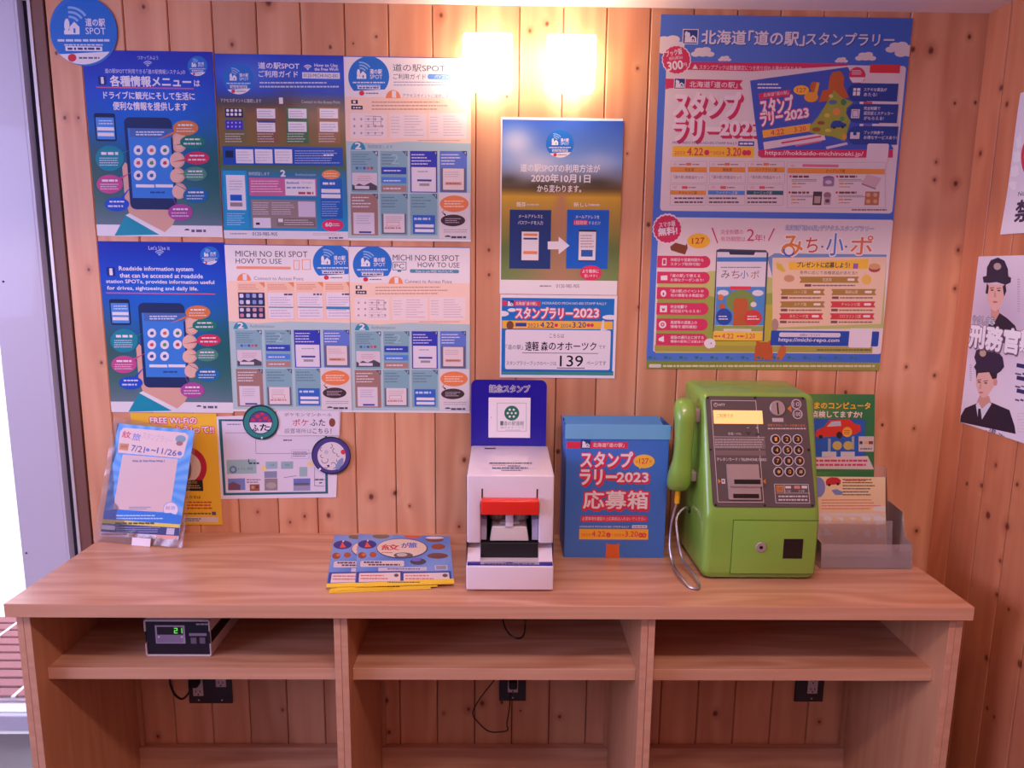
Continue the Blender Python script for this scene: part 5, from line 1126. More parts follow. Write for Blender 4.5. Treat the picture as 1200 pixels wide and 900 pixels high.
cv.ell(803, 722, 24, 9, (120, 100, 150)); cv.rect(779, 722, 827, 758, (150, 120, 160), 6); cv.ell(803, 740, 14, 8, (214, 200, 210)); cv.poly([(966, 706), (1028, 722), (1004, 766), (944, 744)], (214, 180, 182)); cv.poly([(944, 744), (1004, 766), (1004, 772), (944, 750)], (150, 110, 116)); cv.rect(736, 780, 774, 838, (60, 50, 60)); cv.rect(742, 800, 768, 830, (190, 160, 150)); cv.ell(798, 796, 16, 14, (150, 110, 120)); cv.rect(784, 804, 812, 836, (190, 160, 160)); cv.ell(798, 820, 10, 8, (90, 70, 90)); cv.rect(958, 780, 1018, 838, (186, 110, 76)); 
for a in (972, 1002):
    for b in (794, 822): cv.ell(a, b, 9, 9, (220, 170, 120), 12)
cv.lines(902, 852, 1050, 864, 1, (120, 90, 90), 0.5, 0)
# lower half
cv.view(750, 240, 3.871)
cv.rect(72, 62, 1120, 672, (232, 218, 216), 10)
cv.poly([(80, 340), (330, 300), (600, 330), (1116, 260), (1110, 560), (600, 566), (600, 672), (70, 672), (76, 500)], (190, 196, 110)); cv.poly([(80, 420), (200, 380), (340, 420), (600, 400), (608, 560), (590, 640), (70, 640)], (150, 168, 70)); cv.poly([(578, 240), (610, 220), (1118, 226), (1104, 300), (600, 330)], (110, 146, 200)); cv.poly([(600, 240), (1118, 236), (1090, 540), (600, 556)], (238, 204, 170))
cv.poly([(330, 470), (600, 452), (600, 640), (330, 650)], (190, 180, 60))
cv.rect(66, 640, 1052, 668, (170, 160, 66))
for i, (y, s1, s2) in enumerate(((232, '休館日や営業時間外も', 'スタンプ取得可能!'), (304, '「道の駅」で使える', 'お得なクーポンあり!'), (374, '「道の駅」のイベントや', '旬の情報を多数配信!'), (445, '完全制覇で', '認定証がもらえる!'), (516, '周遊等の混雑上の', '情報を通知機能!'), (584, '道路の通行止に対する', '情報の提供(ご注意)あり'))):
    x1 = 318-i*3; cv.ell(x1-26, y+27, 27, 27, MAG); cv.rect(78-i, y, x1-26, y+54, MAG); cv.text(138, y+10, 138+min(150, len(s1)*15), y+25, s1, WHITE, 0.01); cv.text(138, y+30, 138+min(150, len(s2)*15), y+44, s2, WHITE, 0.01)
    if i == 0: cv.rect(100, y+11, 120, y+43, WHITE, 3); cv.rect(104, y+16, 116, y+37, MAG)
    elif i == 1: cv.poly([(94, y+18), (124, y+16), (124, y+38), (94, y+38)], WHITE)
    elif i == 2: cv.ell(106, y+28, 13, 15, WHITE, 16); cv.ell(106, y+30, 4, 7, MAG, 10)
    elif i == 3: cv.rect(90, y+12, 122, y+42, WHITE); cv.poly([(98, y+22), (106, y+27), (114, y+22), (110, y+36), (100, y+36)], MAG)
    elif i == 4: cv.ell(102, y+27, 17, 17, WHITE, 18); cv.ell(102, y+27, 9, 9, MAG, 14); cv.ell(102, y+27, 4, 4, WHITE, 10)
    else: cv.poly([(84, y+22), (108, y+10), (108, y+38), (84, y+32)], WHITE)
pts = [(124+(68+4*(k % 2))*math.cos(2*PI*k/40)*0.96, 110+(68+4*(k % 2))*math.sin(2*PI*k/40)) for k in range(40)]; cv.poly(pts, (238, 222, 226))
pts = [(124+(60+4*(k % 2))*math.cos(2*PI*k/40), 110+(60+4*(k % 2))*math.sin(2*PI*k/40)) for k in range(40)]; cv.poly(pts, MAG); cv.text(86, 76, 160, 100, 'スマホ版', WHITE, 0.02, rot=-8); cv.text(82, 102, 168, 138, '無料!', WHITE, 0.035, rot=-6, res=3)
cv.ell(266, 164, 52, 34, (250, 190, 50)); cv.text(236, 150, 292, 176, '127', (200, 60, 60), 0.02, rot=-4)
cv.poly([(136, 190), (160, 172), (206, 184), (212, 174), (216, 196), (204, 226), (170, 216), (140, 206)], (130, 64, 40))
cv.poly([(323, 104), (330, 104), (354, 172), (350, 176)], MAG); cv.poly([(612, 108), (606, 106), (580, 162), (584, 166)], MAG)
cv.text(366, 112, 468, 134, '完全制覇の', (206, 60, 110), 0.0, rot=-1); cv.text(366, 144, 478, 166, '有効期間は', (206, 60, 110), 0.0); cv.text(484, 110, 518, 164, '2', (206, 50, 100), 0.0, res=4); cv.text(520, 134, 566, 166, '年!', (206, 60, 110), 0.01)
# phone
cv.poly([(346, 206), (362, 200), (570, 206), (582, 220), (562, 618), (328, 618)], (60, 66, 90)); cv.poly([(350, 214), (574, 216), (555, 614), (336, 612)], (226, 220, 228)); cv.poly([(400, 208), (524, 210), (516, 228), (408, 226)], (40, 50, 80)); cv.poly([(350, 238), (574, 238), (573, 258), (349, 258)], (60, 128, 206)); cv.text(428, 242, 488, 254, 'みちノート', (200, 220, 240)) if False else None
for (a, s, c) in ((368, 'み', (120, 90, 60)), (414, 'ち', (200, 90, 80)), (454, '小', (60, 110, 180)), (502, 'ポ', (220, 130, 60))): cv.text(a, 298, a+38, 334, s, mixc(c, (70, 60, 80), 0.4), 0.0)
cv.lines(366, 278, 548, 290, 1, (120, 130, 160), 0.4, 0); cv.poly([(346, 372), (568, 372), (560, 548), (340, 546)], (70, 140, 210)); cv.rect(408, 370, 502, 386, (220, 60, 80)); cv.ell(456, 440, 66, 54, (120, 150, 70)); cv.ell(376, 400, 26, 14, (226, 226, 234), 14); cv.ell(534, 400, 26, 14, (226, 226, 234), 14); cv.ell(366, 420, 14, 14, (214, 120, 60), 12); cv.ell(372, 462, 14, 16, (190, 90, 50), 12); cv.ell(514, 452, 14, 12, (232, 226, 230), 12)
cv.poly([(420, 548), (424, 440), (432, 424), (480, 424), (488, 440), (496, 548)], (190, 92, 48)); cv.ell(380, 508, 36, 38, (30, 70, 170)); cv.ell(512, 512, 40, 36, (210, 60, 60)); cv.lines(356, 500, 404, 524, 2, WHITE, 0.4); cv.lines(486, 500, 540, 524, 2, WHITE, 0.4)
cv.poly([(336, 548), (560, 550), (556, 574), (334, 572)], (150, 170, 80)); cv.rect(378, 562, 504, 574, (222, 214, 206)); cv.poly([(332, 574), (556, 576), (554, 616), (330, 614)], (246, 200, 60)); cv.text(370, 584, 424, 606, '4.22', MAG, 0.01); cv.text(478, 584, 520, 606, '3.20', MAG, 0.01); cv.lines(336, 590, 364, 602, 1, MAG, 0.6, 0); cv.lines(438, 590, 474, 602, 1, MAG, 0.6, 0)
cv.ell(316, 628, 26, 22, (236, 228, 234)); cv.poly([(296, 644), (330, 636), (340, 646), (310, 652)], (236, 228, 234)); cv.ell(322, 628, 3, 3, (40, 30, 40), 8)
cv.poly([(516, 704), (522, 640), (532, 622), (586, 622), (598, 642), (604, 704)], (190, 84, 40)); cv.ell(534, 624, 9, 9, (190, 84, 40), 12); cv.ell(588, 624, 9, 9, (190, 84, 40), 12); cv.poly([(616, 704), (624, 668), (640, 636), (662, 642), (660, 676), (640, 704)], (196, 100, 50)); cv.ell(612, 544, 16, 28, (178, 140, 130), 16)
# logo column
cv.text(658, 94, 1060, 118, '北海道「道の駅」デジタルスタンプラリー', (226, 226, 236), 0.01, out=(50, 80, 150), ow=0.05)
for (a, b, y0, y1, s, c, c2) in ((642, 738, 140, 232, 'み', (222, 130, 50), (60, 100, 190)), (752, 806, 148, 216, 'ち', (206, 80, 60), None), (846, 922, 130, 230, '小', (80, 120, 200), None), (956, 1054, 140, 226, 'ポ', (222, 110, 70), None)):
    cv.text(a, y0, b, y1, s, c, 0.012, res=3, out=(244, 236, 232), ow=0.05)
cv.ell(675, 208, 24, 22, (244, 236, 232)); cv.arc(675, 208, 27, 8, 20, 200, (60, 90, 200), 16); cv.arc(675, 208, 27, 8, 200, 380, (222, 130, 50), 16)
for x in (826, 934): cv.ell(x, 190, 5, 5, (60, 100, 180), 10)
cv.poly([(672, 262), (1036, 246), (1032, 290), (676, 296)], (250, 196, 60)); cv.text(712, 260, 950, 286, 'プレゼントに応募しよう!', (40, 40, 60), 0.02); cv.rect(966, 266, 988, 290, (150, 90, 170)); cv.poly([(616, 262), (640, 268), (660, 300), (650, 306), (622, 290)], (222, 190, 60)); cv.ell(1062, 290, 26, 16, (170, 60, 70)); cv.ell(1062, 280, 26, 14, (220, 160, 100))
cv.text(724, 300, 984, 316, '条件に応じて各種賞品があたる!!', (70, 60, 90)); cv.ell(676, 334, 24, 16, (206, 150, 110)); cv.ell(1026, 340, 22, 22, (238, 190, 80))
GLD = (170, 130, 60)
for (a, b, y, c, s) in ((722, 992, 326, GLD, '完走賞'), (636, 838, 382, GLD, 'ハーフ賞'), (866, 1070, 382, GLD, '踏破山賞'), (634, 838, 438, GLD, 'ステア賞'), (862, 1066, 438, (214, 60, 70), 'チャレンジ賞'), (630, 830, 492, (214, 60, 70), 'あちこーデ賞'), (860, 1062, 492, (214, 60, 70), 'コロコリンコ賞')):
    cv.poly([(a, y), (b, y), (b-8, y+14), (b, y+28), (a, y+28), (a+8, y+14)], c); cv.text((a+b)/2-len(s)*7-10, y+6, (a+b)/2+len(s)*7-10, y+21, s, (240, 222, 190)); cv.rect(b-52, y+8, b-20, y+19, (238, 226, 220), 4)
    cv.rect(a+4+(20 if b-a > 220 else 0), y+34, a+34+(20 if b-a > 220 else 0), y+45, (120, 70, 80)); cv.lines(a+40+(20 if b-a > 220 else 0), y+34, b-4, y+46, 1, (120, 90, 100), 0.5, 0.2)
cv.rect(592, 572, 1080, 640, (24, 70, 170), 6); cv.rect(630, 580, 908, 600, (222, 216, 228), 8); cv.text(724, 584, 816, 597, '詳細はこちらから', (50, 70, 150)); cv.text(628, 604, 902, 626, 'https://michi-repo.com', WHITE, 0.015)
cv.rect(946, 560, 1048, 648, (236, 224, 230), 8)
cv.lines(802, 652, 1044, 664, 1, (90, 80, 60), 0.5, 0)
for i in range(14): cv.ell(46+i*70, 692, 9, 7, (40, 110, 130), 10); cv.ell(66+i*70, 696, 7, 5, (50, 120, 110), 10)
def gb(u, v): return mixc((120, 140, 50), (150, 150, 56), u)
a0 = cv.uv(20, 706); cv.put(*cv.grid(0, a0[1], cv.W, cv.H, gb, 0.02))
cv.rect(40, 722, 96, 738, (214, 206, 190), 6); cv.lines(104, 722, 1062, 740, 1, (220, 210, 170), 0.5, 0.0)
poster('rally_poster', 'very large blue stamp rally poster with white panels, bear shape and map, above the telephone', 'poster', PC)

# ================================================================== YELLOW NOTICE, MAP SHEET, ROUND SIGNS
PY = wall_sheet(-0.9340, -0.7230, 0.8210, 1.1100, gap=0.0020).view(100, 470, 5.0); cv = PY
cv.fill((248, 196, 44)); PK = (214, 40, 96)
cv.text(380, 96, 652, 132, 'FREE Wi-Fiの', (240, 230, 236), 0.03, out=PK, ow=0.09); cv.text(520, 146, 752, 188, 'よう!って!!', (240, 230, 236), 0.03, out=PK, ow=0.09)
cv.text(560, 150, 700, 186, 'に入って', (240, 230, 236), 0.03, out=PK, ow=0.09) if False else None
cv.arc(590, 390, 122, 34, -80, 110, (190, 30, 60), 26); cv.arc(590, 390, 88, 60, -80, 110, (232, 214, 200), 22); cv.rect(560, 462, 690, 526, (30, 20, 30)); cv.text(600, 466, 656, 484, '安心安全!', (230, 190, 60)); cv.lines(580, 490, 682, 514, 2, (190, 160, 60), 0.5)
cv.ell(600, 400, 22, 60, (60, 40, 50)); cv.text(586, 554, 676, 572, '入り方は', (60, 30, 30), 0.02); cv.lines(596, 584, 750, 636, 3, (206, 50, 40), 0.5, 0.1); cv.lines(576, 650, 736, 668, 1, (120, 80, 40), 0.5, 0); cv.rect(742, 648, 766, 668, (90, 80, 110)); cv.rect(560, 680, 778, 710, (226, 214, 214)); cv.lines(580, 684, 680, 706, 2, (60, 50, 60), 0.5)
poster('wifi_notice', 'bright yellow free Wi-Fi notice, mostly hidden behind the clear sleeve on the bench', 'notice', PY)
PM = Canvas([(-0.7265, -0.0012, 1.1025), (-0.4190, -0.0012, 1.1150), (-0.4325, -0.0012, 0.8960), (-0.7275, -0.0012, 0.8890)], (0, -1, 0), curl=0.0008).view(240, 460, 6.3158); cv = PM
cv.fill((232, 226, 236)); GT = (24, 96, 112)
cv.poly([(102, 198), (890, 204), (892, 218), (104, 212)], GT); cv.poly([(138, 742), (910, 732), (912, 748), (140, 762)], GT); cv.poly([(102, 198), (124, 198), (158, 760), (138, 762)], GT); cv.poly([(884, 204), (902, 204), (912, 748), (890, 748)], GT)
cv.poly([(126, 214), (884, 218), (892, 734), (156, 744)], (222, 216, 232))
cv.lines(150, 200, 290, 214, 1, (24, 50, 80), 0.7, 0); cv.lines(165, 230, 262, 244, 1, (120, 130, 150), 0.6, 0)
LN = (110, 112, 130)
cv.poly([(152, 300), (530, 302), (530, 305), (152, 303)], LN); cv.poly([(370, 345), (373, 345), (377, 457), (374, 457)], LN); cv.poly([(374, 456), (800, 454), (800, 457), (374, 459)], LN)
cv.frame(636, 430, 768, 494, 2, (150, 140, 170)); cv.lines(646, 440, 760, 484, 3, (120, 110, 140), 0.4); cv.lines(576, 350, 640, 366, 1, (90, 90, 110), 0.6, 0)
cv.poly([(808, 560), (811, 560), (812, 690), (886, 694), (886, 697), (808, 694)], LN)
cv.rect(162, 502, 378, 606, (150, 186, 184)); cv.rect(446, 516, 534, 570, (150, 186, 196)); cv.rect(560, 516, 650, 570, (144, 180, 184)); cv.rect(696, 556, 756, 626, (150, 186, 184)); cv.text(246, 558, 352, 580, 'トイレ 売店', (70, 100, 130)); cv.arc(208, 576, 28, 14, 0, 360, (90, 120, 160), 18); cv.text(474, 534, 510, 550, '公衆', (90, 130, 140)); cv.text(590, 534, 624, 550, '物販', (90, 130, 140))
cv.poly([(316, 520), (322, 492), (328, 520)], (40, 40, 70)); cv.lines(322, 520, 404, 538, 1, (50, 60, 90), 0.7, 0)
cv.rect(172, 640, 296, 724, (110, 130, 190)); cv.poly([(172, 724), (172, 680), (210, 664), (262, 688), (262, 724)], (110, 70, 90)); cv.lines(306, 640, 410, 676, 2, (120, 90, 110), 0.4); cv.rect(330, 682, 402, 730, (150, 84, 60)); cv.ell(352, 704, 12, 12, (190, 150, 120), 12); cv.ell(384, 702, 10, 12, (96, 50, 40), 12)
cv.rect(436, 588, 530, 636, (130, 140, 170)); cv.rect(438, 640, 534, 726, (140, 130, 130)); cv.ell(486, 690, 38, 22, (170, 160, 160)); cv.rect(652, 640, 778, 728, (100, 116, 190)); cv.rect(652, 690, 778, 728, (150, 150, 180)); cv.rect(660, 672, 770, 690, (90, 90, 110)); cv.poly([(580, 632), (676, 618), (677, 622), (581, 636)], LN)
for (x, y) in ((430, 566), (778, 536)):
    cv.poly([(x+(26 if k % 2 else 16)*math.cos(PI*k/8), y+(20 if k % 2 else 13)*math.sin(PI*k/8)) for k in range(16)], (244, 214, 110))
cv.lines(812, 640, 886, 656, 1, (60, 60, 80), 0.6, 0); cv.poly([(844, 668), (866, 666), (866, 674), (844, 676)], (40, 30, 40))
poster('location_map_sheet', 'white map sheet with a dark teal border pinned below the pale guide posters', 'notice', PM)
# label strip above the map
PL = Canvas([(at(531, 0).x, -0.0026, 1) for _ in range(4)], (0, -1, 0)) if False else None
def q6(x, y, yy): return at(240+x/6.3158, 460+y/6.3158, (0, yy, 0))
PL = Canvas([q6(528, 128, -.0030), q6(1004, 128, -.0030), q6(998, 322, -.0030), q6(528, 318, -.0030)], (0, -1, 0)).view(240, 460, 6.3158); cv = PL
cv.fill((228, 220, 232)); cv.frame(530, 132, 996, 318, 2, (130, 120, 140))
cv.text(588, 150, 940, 176, 'ポケモンマンホール', (60, 56, 80), 0.0); cv.text(648, 196, 764, 246, 'ポケ', (200, 40, 60), 0.01, res=3); cv.text(778, 198, 890, 246, 'ふた', (24, 20, 50), 0.01, res=3); cv.text(590, 266, 790, 302, '設置場所は', (120, 116, 140), 0.0); cv.text(796, 266, 936, 302, 'こちら！', (30, 26, 56), 0.01)
cv.ell(942, 222, 24, 32, (130, 66, 50), 18)
poster('title_label', 'white paper strip with red and black Japanese lettering at the top of the map sheet', 'label', PL)
# green rimmed round sign (plain ring and lettering only)
def round_sign(name, label, cx, cz, r, yy, cols, draw):
    t = thing(name, label, 'sign', (cx, yy, cz))
    obj('backing_disc', disc((cx, yy, cz), (0, -1, 0), r, 0.0012, 48), mat('card_edge_'+name, cols, 0.5), t, smooth=False)
    c = Canvas([(cx-r, yy-.0013, cz+r), (cx+r, yy-.0013, cz+r), (cx+r, yy-.0013, cz-r), (cx-r, yy-.0013, cz-r)], (0, -1, 0), paper=0).view(240, 460, 6.3158)
    draw(c); c.build(t, PAPER, sheet=None, art='sign_print', text='sign_lettering'); return t
l1 = q6(414, 220, -.005); l1b = q6(414+133, 220, -.005)
def d1(c):
    c.ell(414, 220, 130, 122, (20, 34, 50), 48); c.ell(414, 220, 124, 116, (36, 134, 128), 48); c.ell(414, 222, 88, 86, (20, 24, 40), 40)
    c.poly([(414+83*math.cos(math.radians(a)), 222+80*math.sin(math.radians(a))) for a in range(180, 361, 12)], (96, 60, 130)); c.poly([(414+83*math.cos(math.radians(a)), 222+80*math.sin(math.radians(a))) for a in range(0, 181, 12)], (232, 226, 236))
    for (x, y, k) in ((360, 204, 16), (392, 176, 18), (424, 158, 14), (448, 190, 18), (410, 204, 12), (476, 208, 12)): c.ell(x, y, k, k*.8, (206, 44, 70), 12)
    c.text(352, 238, 396, 286, 'ふ', (20, 16, 40), 0.03, res=3); c.text(408, 234, 482, 282, 'た', (20, 16, 40), 0.03, res=3); c.rect(416, 328, 428, 342, WHITE)
round_sign('round_lid_sign', 'round sign with a green rim and black lettering overlapping the map sheet top', l1.x, l1.z, (l1b-l1).length, -0.0040, (20, 60, 64), d1)
l2 = q6(936, 466, -.005); l2b = q6(936+146, 466, -.005)
def d2(c):
    c.ell(936, 466, 144, 136, (22, 18, 50), 48); c.ell(936, 466, 138, 130, (66, 52, 128), 48); c.ell(938, 470, 104, 104, (226, 216, 220), 44)
    rg = random.Random(4)
    for (x, y) in ((868, 420), (870, 470), (888, 500), (966, 430), (990, 460), (1000, 500), (930, 396), (950, 540), (900, 545)):
        a = rg.uniform(0, 360); c.arc(x, y, rg.uniform(14, 28), 4, a, a+rg.uniform(140, 240), (30, 22, 50), 10)
    c.ell(1024, 440, 18, 18, (214, 46, 70), 16); c.poly([(960, 560), (990, 500), (1020, 480), (1026, 520), (990, 572)], (130, 150, 190)); c.ell(900, 440, 16, 16, (190, 196, 200), 12); c.poly([(900, 540), (920, 534), (924, 554)], (24, 20, 40))
    c.poly([(838, 570), (856, 556), (862, 566), (846, 584)], WHITE)
round_sign('round_lid_sign', 'round sign with a purple rim at the right edge of the map sheet', l2.x, l2.z, (l2b-l2).length*0.99, -0.0055, (30, 24, 64), d2)

# ================================================================== SIDE WALL POSTERS
def side(y0, y1, y2, y3, z0, z1, off=0.0010, **k):
    x = XR-off
    return Canvas([(x, y0, z1), (x, y1, z1), (x, y2, z0), (x, y3, z0)], (-1, 0, 0), **k)
PR = side(-0.066, -0.363, -0.363, -0.066, 1.1170, 1.5120, curl=0.001).view(1100, 280, 3.6); cv = PR
def bp(u, v): return mixc((226, 216, 226), (196, 178, 196), math.exp(-((u-0.3)**2/0.2+(v-0.35)**2/0.05)))
cv.fill(bp, 0.02)
UNI = (26, 18, 40); SK1 = (226, 176, 160); SK2 = (206, 146, 128)
# upper officer
cv.poly([(196, 392), (226, 340), (258, 312), (290, 334), (324, 366), (336, 400), (330, 440), (180, 440)], UNI)
cv.poly([(222, 344), (222, 290), (256, 286), (258, 314), (238, 350)], SK2); cv.poly([(212, 330), (228, 336), (240, 356), (226, 366), (206, 350)], (210, 214, 224))
cv.poly([(204, 190), (208, 262), (224, 296), (240, 306), (256, 294), (276, 256), (284, 196)], SK1)
cv.poly([(206, 186), (200, 230), (210, 232), (214, 200)], UNI); cv.poly([(284, 190), (288, 220), (278, 244), (272, 200)], UNI)
cv.poly([(188, 160), (204, 156), (206, 120), (222, 90), (252, 78), (280, 92), (294, 126), (296, 158), (308, 164), (306, 184), (284, 194), (248, 182), (214, 186), (192, 184)], (34, 26, 52))
cv.ell(250, 116, 16, 15, (180, 160, 150), 16)
for (x, y) in ((228, 216), (256, 218)): cv.ell(x, y, 7, 3, (50, 30, 40), 12); cv.poly([(x-10, y-10), (x+8, y-12), (x+8, y-9), (x-10, y-7)], (60, 36, 40))
cv.poly([(238, 220), (242, 220), (245, 246), (234, 246)], SK2); cv.ell(240, 266, 11, 3.5, (190, 84, 90), 12)
cv.text(328, 170, 346, 300, '誇', (190, 180, 196)) if False else cv.lines(334, 166, 344, 310, 14, (170, 160, 180), 0.5, 0)
# lower officer
cv.poly([(94, 746), (112, 714), (160, 694), (182, 742), (224, 690), (300, 722), (322, 790), (330, 850), (88, 800)], UNI)
cv.poly([(160, 694), (178, 650), (214, 664), (222, 692), (190, 742), (176, 734)], SK2); cv.poly([(158, 700), (168, 688), (184, 716), (214, 690), (224, 696), (184, 762), (166, 752)], (214, 214, 224)); cv.poly([(168, 716), (178, 716), (184, 764), (166, 756)], (28, 20, 40))
cv.poly([(160, 560), (158, 612), (168, 650), (188, 672), (208, 662), (236, 620), (244, 570), (220, 556)], SK1); cv.ell(240, 604, 9, 16, SK2, 14)
cv.poly([(158, 552), (160, 590), (168, 566), (214, 562), (228, 592), (246, 588), (250, 556)], (30, 20, 34))
cv.poly([(152, 500), (160, 470), (190, 456), (246, 470), (272, 500), (278, 540), (262, 560), (246, 570), (206, 556), (160, 558), (150, 540), (160, 524)], (32, 24, 56)); cv.ell(188, 482, 14, 15, (190, 160, 130), 14)
for (x, y) in ((172, 604), (200, 608)): cv.ell(x, y, 7, 3, (44, 26, 36), 12); cv.poly([(x-9, y-9), (x+9, y-12), (x+9, y-9), (x-9, y-6)], (50, 30, 34))
cv.poly([(178, 606), (182, 606), (180, 634), (170, 632)], SK2); cv.ell(180, 648, 9, 3, (180, 90, 90), 12)
cv.lines(132, 528, 140, 600, 8, (150, 140, 160), 0.5, 0)
cv.text(146, 326, 236, 360, 'やさしさを', (196, 196, 206), 0.02, out=(90, 80, 100), ow=0.05); cv.text(134, 372, 344, 470, '刑務官', (240, 236, 240), 0.045, out=(120, 90, 110), ow=0.03, res=3, shadow=(110, 80, 100), sd=(3, 3)); cv.text(346, 386, 420, 478, '募集', (240, 236, 240), 0.045, out=(120, 90, 110), ow=0.03, res=3)
for y in (536, 590, 646): cv.rect(328, y, 470, y+18, (34, 30, 90)); cv.lines(324, y+26, 470, y+42, 1, (50, 40, 90), 0.7, 0)
cv.lines(334, 730, 470, 820, 7, (190, 170, 130), 0.3)
cv.poly([(88, 778), (350, 828), (500, 850), (500, 930), (80, 930), (80, 778)], (226, 216, 228)); cv.text(212, 810, 282, 836, '人事院・法務省', (40, 36, 70), 0.02, rot=12); cv.poly([(198, 806), (208, 808), (204, 832), (198, 828)], (230, 110, 70)); cv.lines(196, 836, 280, 850, 1, (120, 110, 140), 0.4)
poster('recruitment_poster', 'poster of two uniformed officers in dark caps on the right side wall', 'poster', PR)
PN = side(-0.1425, -0.3525, -0.343, -0.1310, 1.5590, 1.8560, curl=0.003, ph=1).view(1060, 90, 2.0); cv = PN
cv.fill((226, 216, 222))
cv.ell(300, 190, 26, 50, (214, 40, 60), 30); cv.ell(300, 190, 19, 38, (226, 216, 222), 30); cv.poly([(286, 150), (292, 150), (316, 226), (310, 230)], (214, 40, 60))
cv.text(268, 264, 330, 278, 'No Smoking', (90, 76, 96), 0.02); cv.text(262, 288, 304, 338, '禁', (50, 34, 60), 0.03, res=3); cv.text(306, 290, 340, 340, '煙', (50, 34, 60), 0.03, res=3)
poster('no_smoking_sign', 'white no smoking sheet at the right edge of the side wall, above the officers poster', 'sign', PN)

# ================================================================== ON THE BENCH: SLEEVE, FLYER, PAMPHLETS, LEAFLETS
def zpt(x, y, z=DESK): return at(x, y, (0, 0, z), (0, 0, 1))
ACR = bpy.data.materials.new('clear_plastic'); ACR.use_nodes = True; nt = ACR.node_tree; nt.nodes.remove(nt.nodes['Principled BSDF'])
def clear(nt, tint, haze, ghaze=0.12):
    tr = nt.nodes.new('ShaderNodeBsdfTransparent'); tr.inputs[0].default_value = (*tint, 1); gl = nt.nodes.new('ShaderNodeBsdfGlossy'); gl.inputs['Roughness'].default_value = ghaze
    df = nt.nodes.new('ShaderNodeBsdfDiffuse'); df.inputs[0].default_value = (0.95, 0.84, 0.88, 1)
    fr = nt.nodes.new('ShaderNodeFresnel'); fr.inputs[0].default_value = 1.5; m1 = nt.nodes.new('ShaderNodeMixShader'); m2 = nt.nodes.new('ShaderNodeMixShader')
    nt.links.new(fr.outputs[0], m1.inputs[0]); nt.links.new(tr.outputs[0], m1.inputs[1]); nt.links.new(gl.outputs[0], m1.inputs[2])
    m2.inputs[0].default_value = haze; nt.links.new(m1.outputs[0], m2.inputs[1]); nt.links.new(df.outputs[0], m2.inputs[2]); nt.links.new(m2.outputs[0], nt.nodes['Material Output'].inputs[0])
clear(nt, (0.97, 0.97, 0.98), 0.07)
ACR2 = bpy.data.materials.new('hazy_acrylic'); ACR2.use_nodes = True; nt = ACR2.node_tree; nt.nodes.remove(nt.nodes['Principled BSDF']); clear(nt, (0.95, 0.94, 0.96), 0.17, 0.2)
ACR3 = bpy.data.materials.new('acrylic_sheet'); ACR3.use_nodes = True; nt = ACR3.node_tree; nt.nodes.remove(nt.nodes['Principled BSDF']); clear(nt, (0.96, 0.95, 0.97), 0.10, 0.15)
sBL = zpt(110, 634); sBR = zpt(214, 642); sTL = at(135, 489, (0, -0.014, 0)); sTR = at(232, 505, (0, -0.014, 0))
sBL.z = sBR.z = DESK+0.001
sn = (sTL-sBL).cross(sBR-sBL).normalized()
if sn.y > 0: sn = -sn
def sleeve_pt(x, y, off): return at(100+x/5, 470+y/5, sBL+sn*off, sn)
FL = Canvas([sleeve_pt(188, 130, .0015), sleeve_pt(640, 172, .0015), sleeve_pt(546, 812, .0015), sleeve_pt(88, 790, .0015)], sn, paper=0.0003).view(100, 470, 5.0); cv = FL
def bf(u, v):
    a = math.atan2(v-0.5, (u-0.5)*0.8+1e-6); s = 0.5+0.5*math.sin(a*26); return mixc((60, 140, 224), (140, 190, 236), s*0.6*min(1, 2*math.hypot(u-.5, v-.5)))
cv.fill(bf, 0.004)
cv.poly([(206, 176), (228, 156), (590, 186), (606, 208), (578, 318), (560, 334), (196, 302), (194, 280)], (226, 196, 190)); cv.text(220, 176, 272, 216, '紋', (206, 30, 70), 0.02, rot=4, res=3); cv.text(280, 190, 330, 232, '旅', (90, 110, 200), 0.01, rot=4); cv.text(338, 196, 520, 236, 'スタンプラリー', (196, 170, 180), 0.0, rot=6)
cv.poly([(204, 246), (262, 250), (254, 290), (198, 284)], (206, 130, 70)); cv.text(212, 258, 250, 276, '期間', (120, 70, 70)); cv.text(274, 262, 356, 298, '7/21', (60, 60, 140), 0.015, rot=4, res=3); cv.ell(372, 286, 11, 10, (90, 110, 190), 14); cv.text(392, 284, 420, 293, '~', (60, 60, 140), 0.02); cv.text(426, 280, 540, 314, '11/26', (60, 60, 140), 0.015, rot=4, res=3); cv.ell(556, 306, 13, 13, (90, 110, 190), 14); cv.ell(562, 222, 30, 22, (120, 150, 170), 18); cv.ell(556, 248, 20, 14, (150, 90, 90), 14)
cv.poly([(222, 312), (546, 338), (498, 652), (166, 632)], (214, 182, 180)); cv.lines(282, 340, 470, 362, 1, (130, 120, 150), 0.6, 0)
cv.lines(262, 616, 400, 636, 2, (110, 90, 130), 0.4); cv.ell(504, 634, 44, 44, (150, 150, 190), 28); cv.ell(504, 634, 40, 40, (222, 210, 222), 28); cv.text(476, 614, 502, 636, '紋', (206, 40, 80)); cv.text(504, 614, 530, 636, '旅', (90, 110, 190)); cv.ell(500, 662, 14, 8, (110, 60, 60), 12)
cv.poly([(112, 642), (166, 634), (500, 656), (572, 672), (556, 724), (98, 690)], (30, 110, 210)); cv.lines(186, 662, 470, 696, 2, (180, 206, 236), 0.45); cv.poly([(94, 690), (556, 722), (553, 742), (92, 714)], (226, 200, 70)); cv.lines(180, 704, 456, 728, 1, (60, 60, 60), 0.5)
cv.poly([(90, 714), (553, 742), (548, 790), (86, 764)], (44, 50, 110)); cv.poly([(98, 724), (176, 730), (182, 742), (174, 756), (96, 750)], (216, 206, 216)); cv.lines(186, 734, 470, 772, 3, (150, 156, 200), 0.35); cv.rect(480, 744, 524, 782, (190, 186, 206))
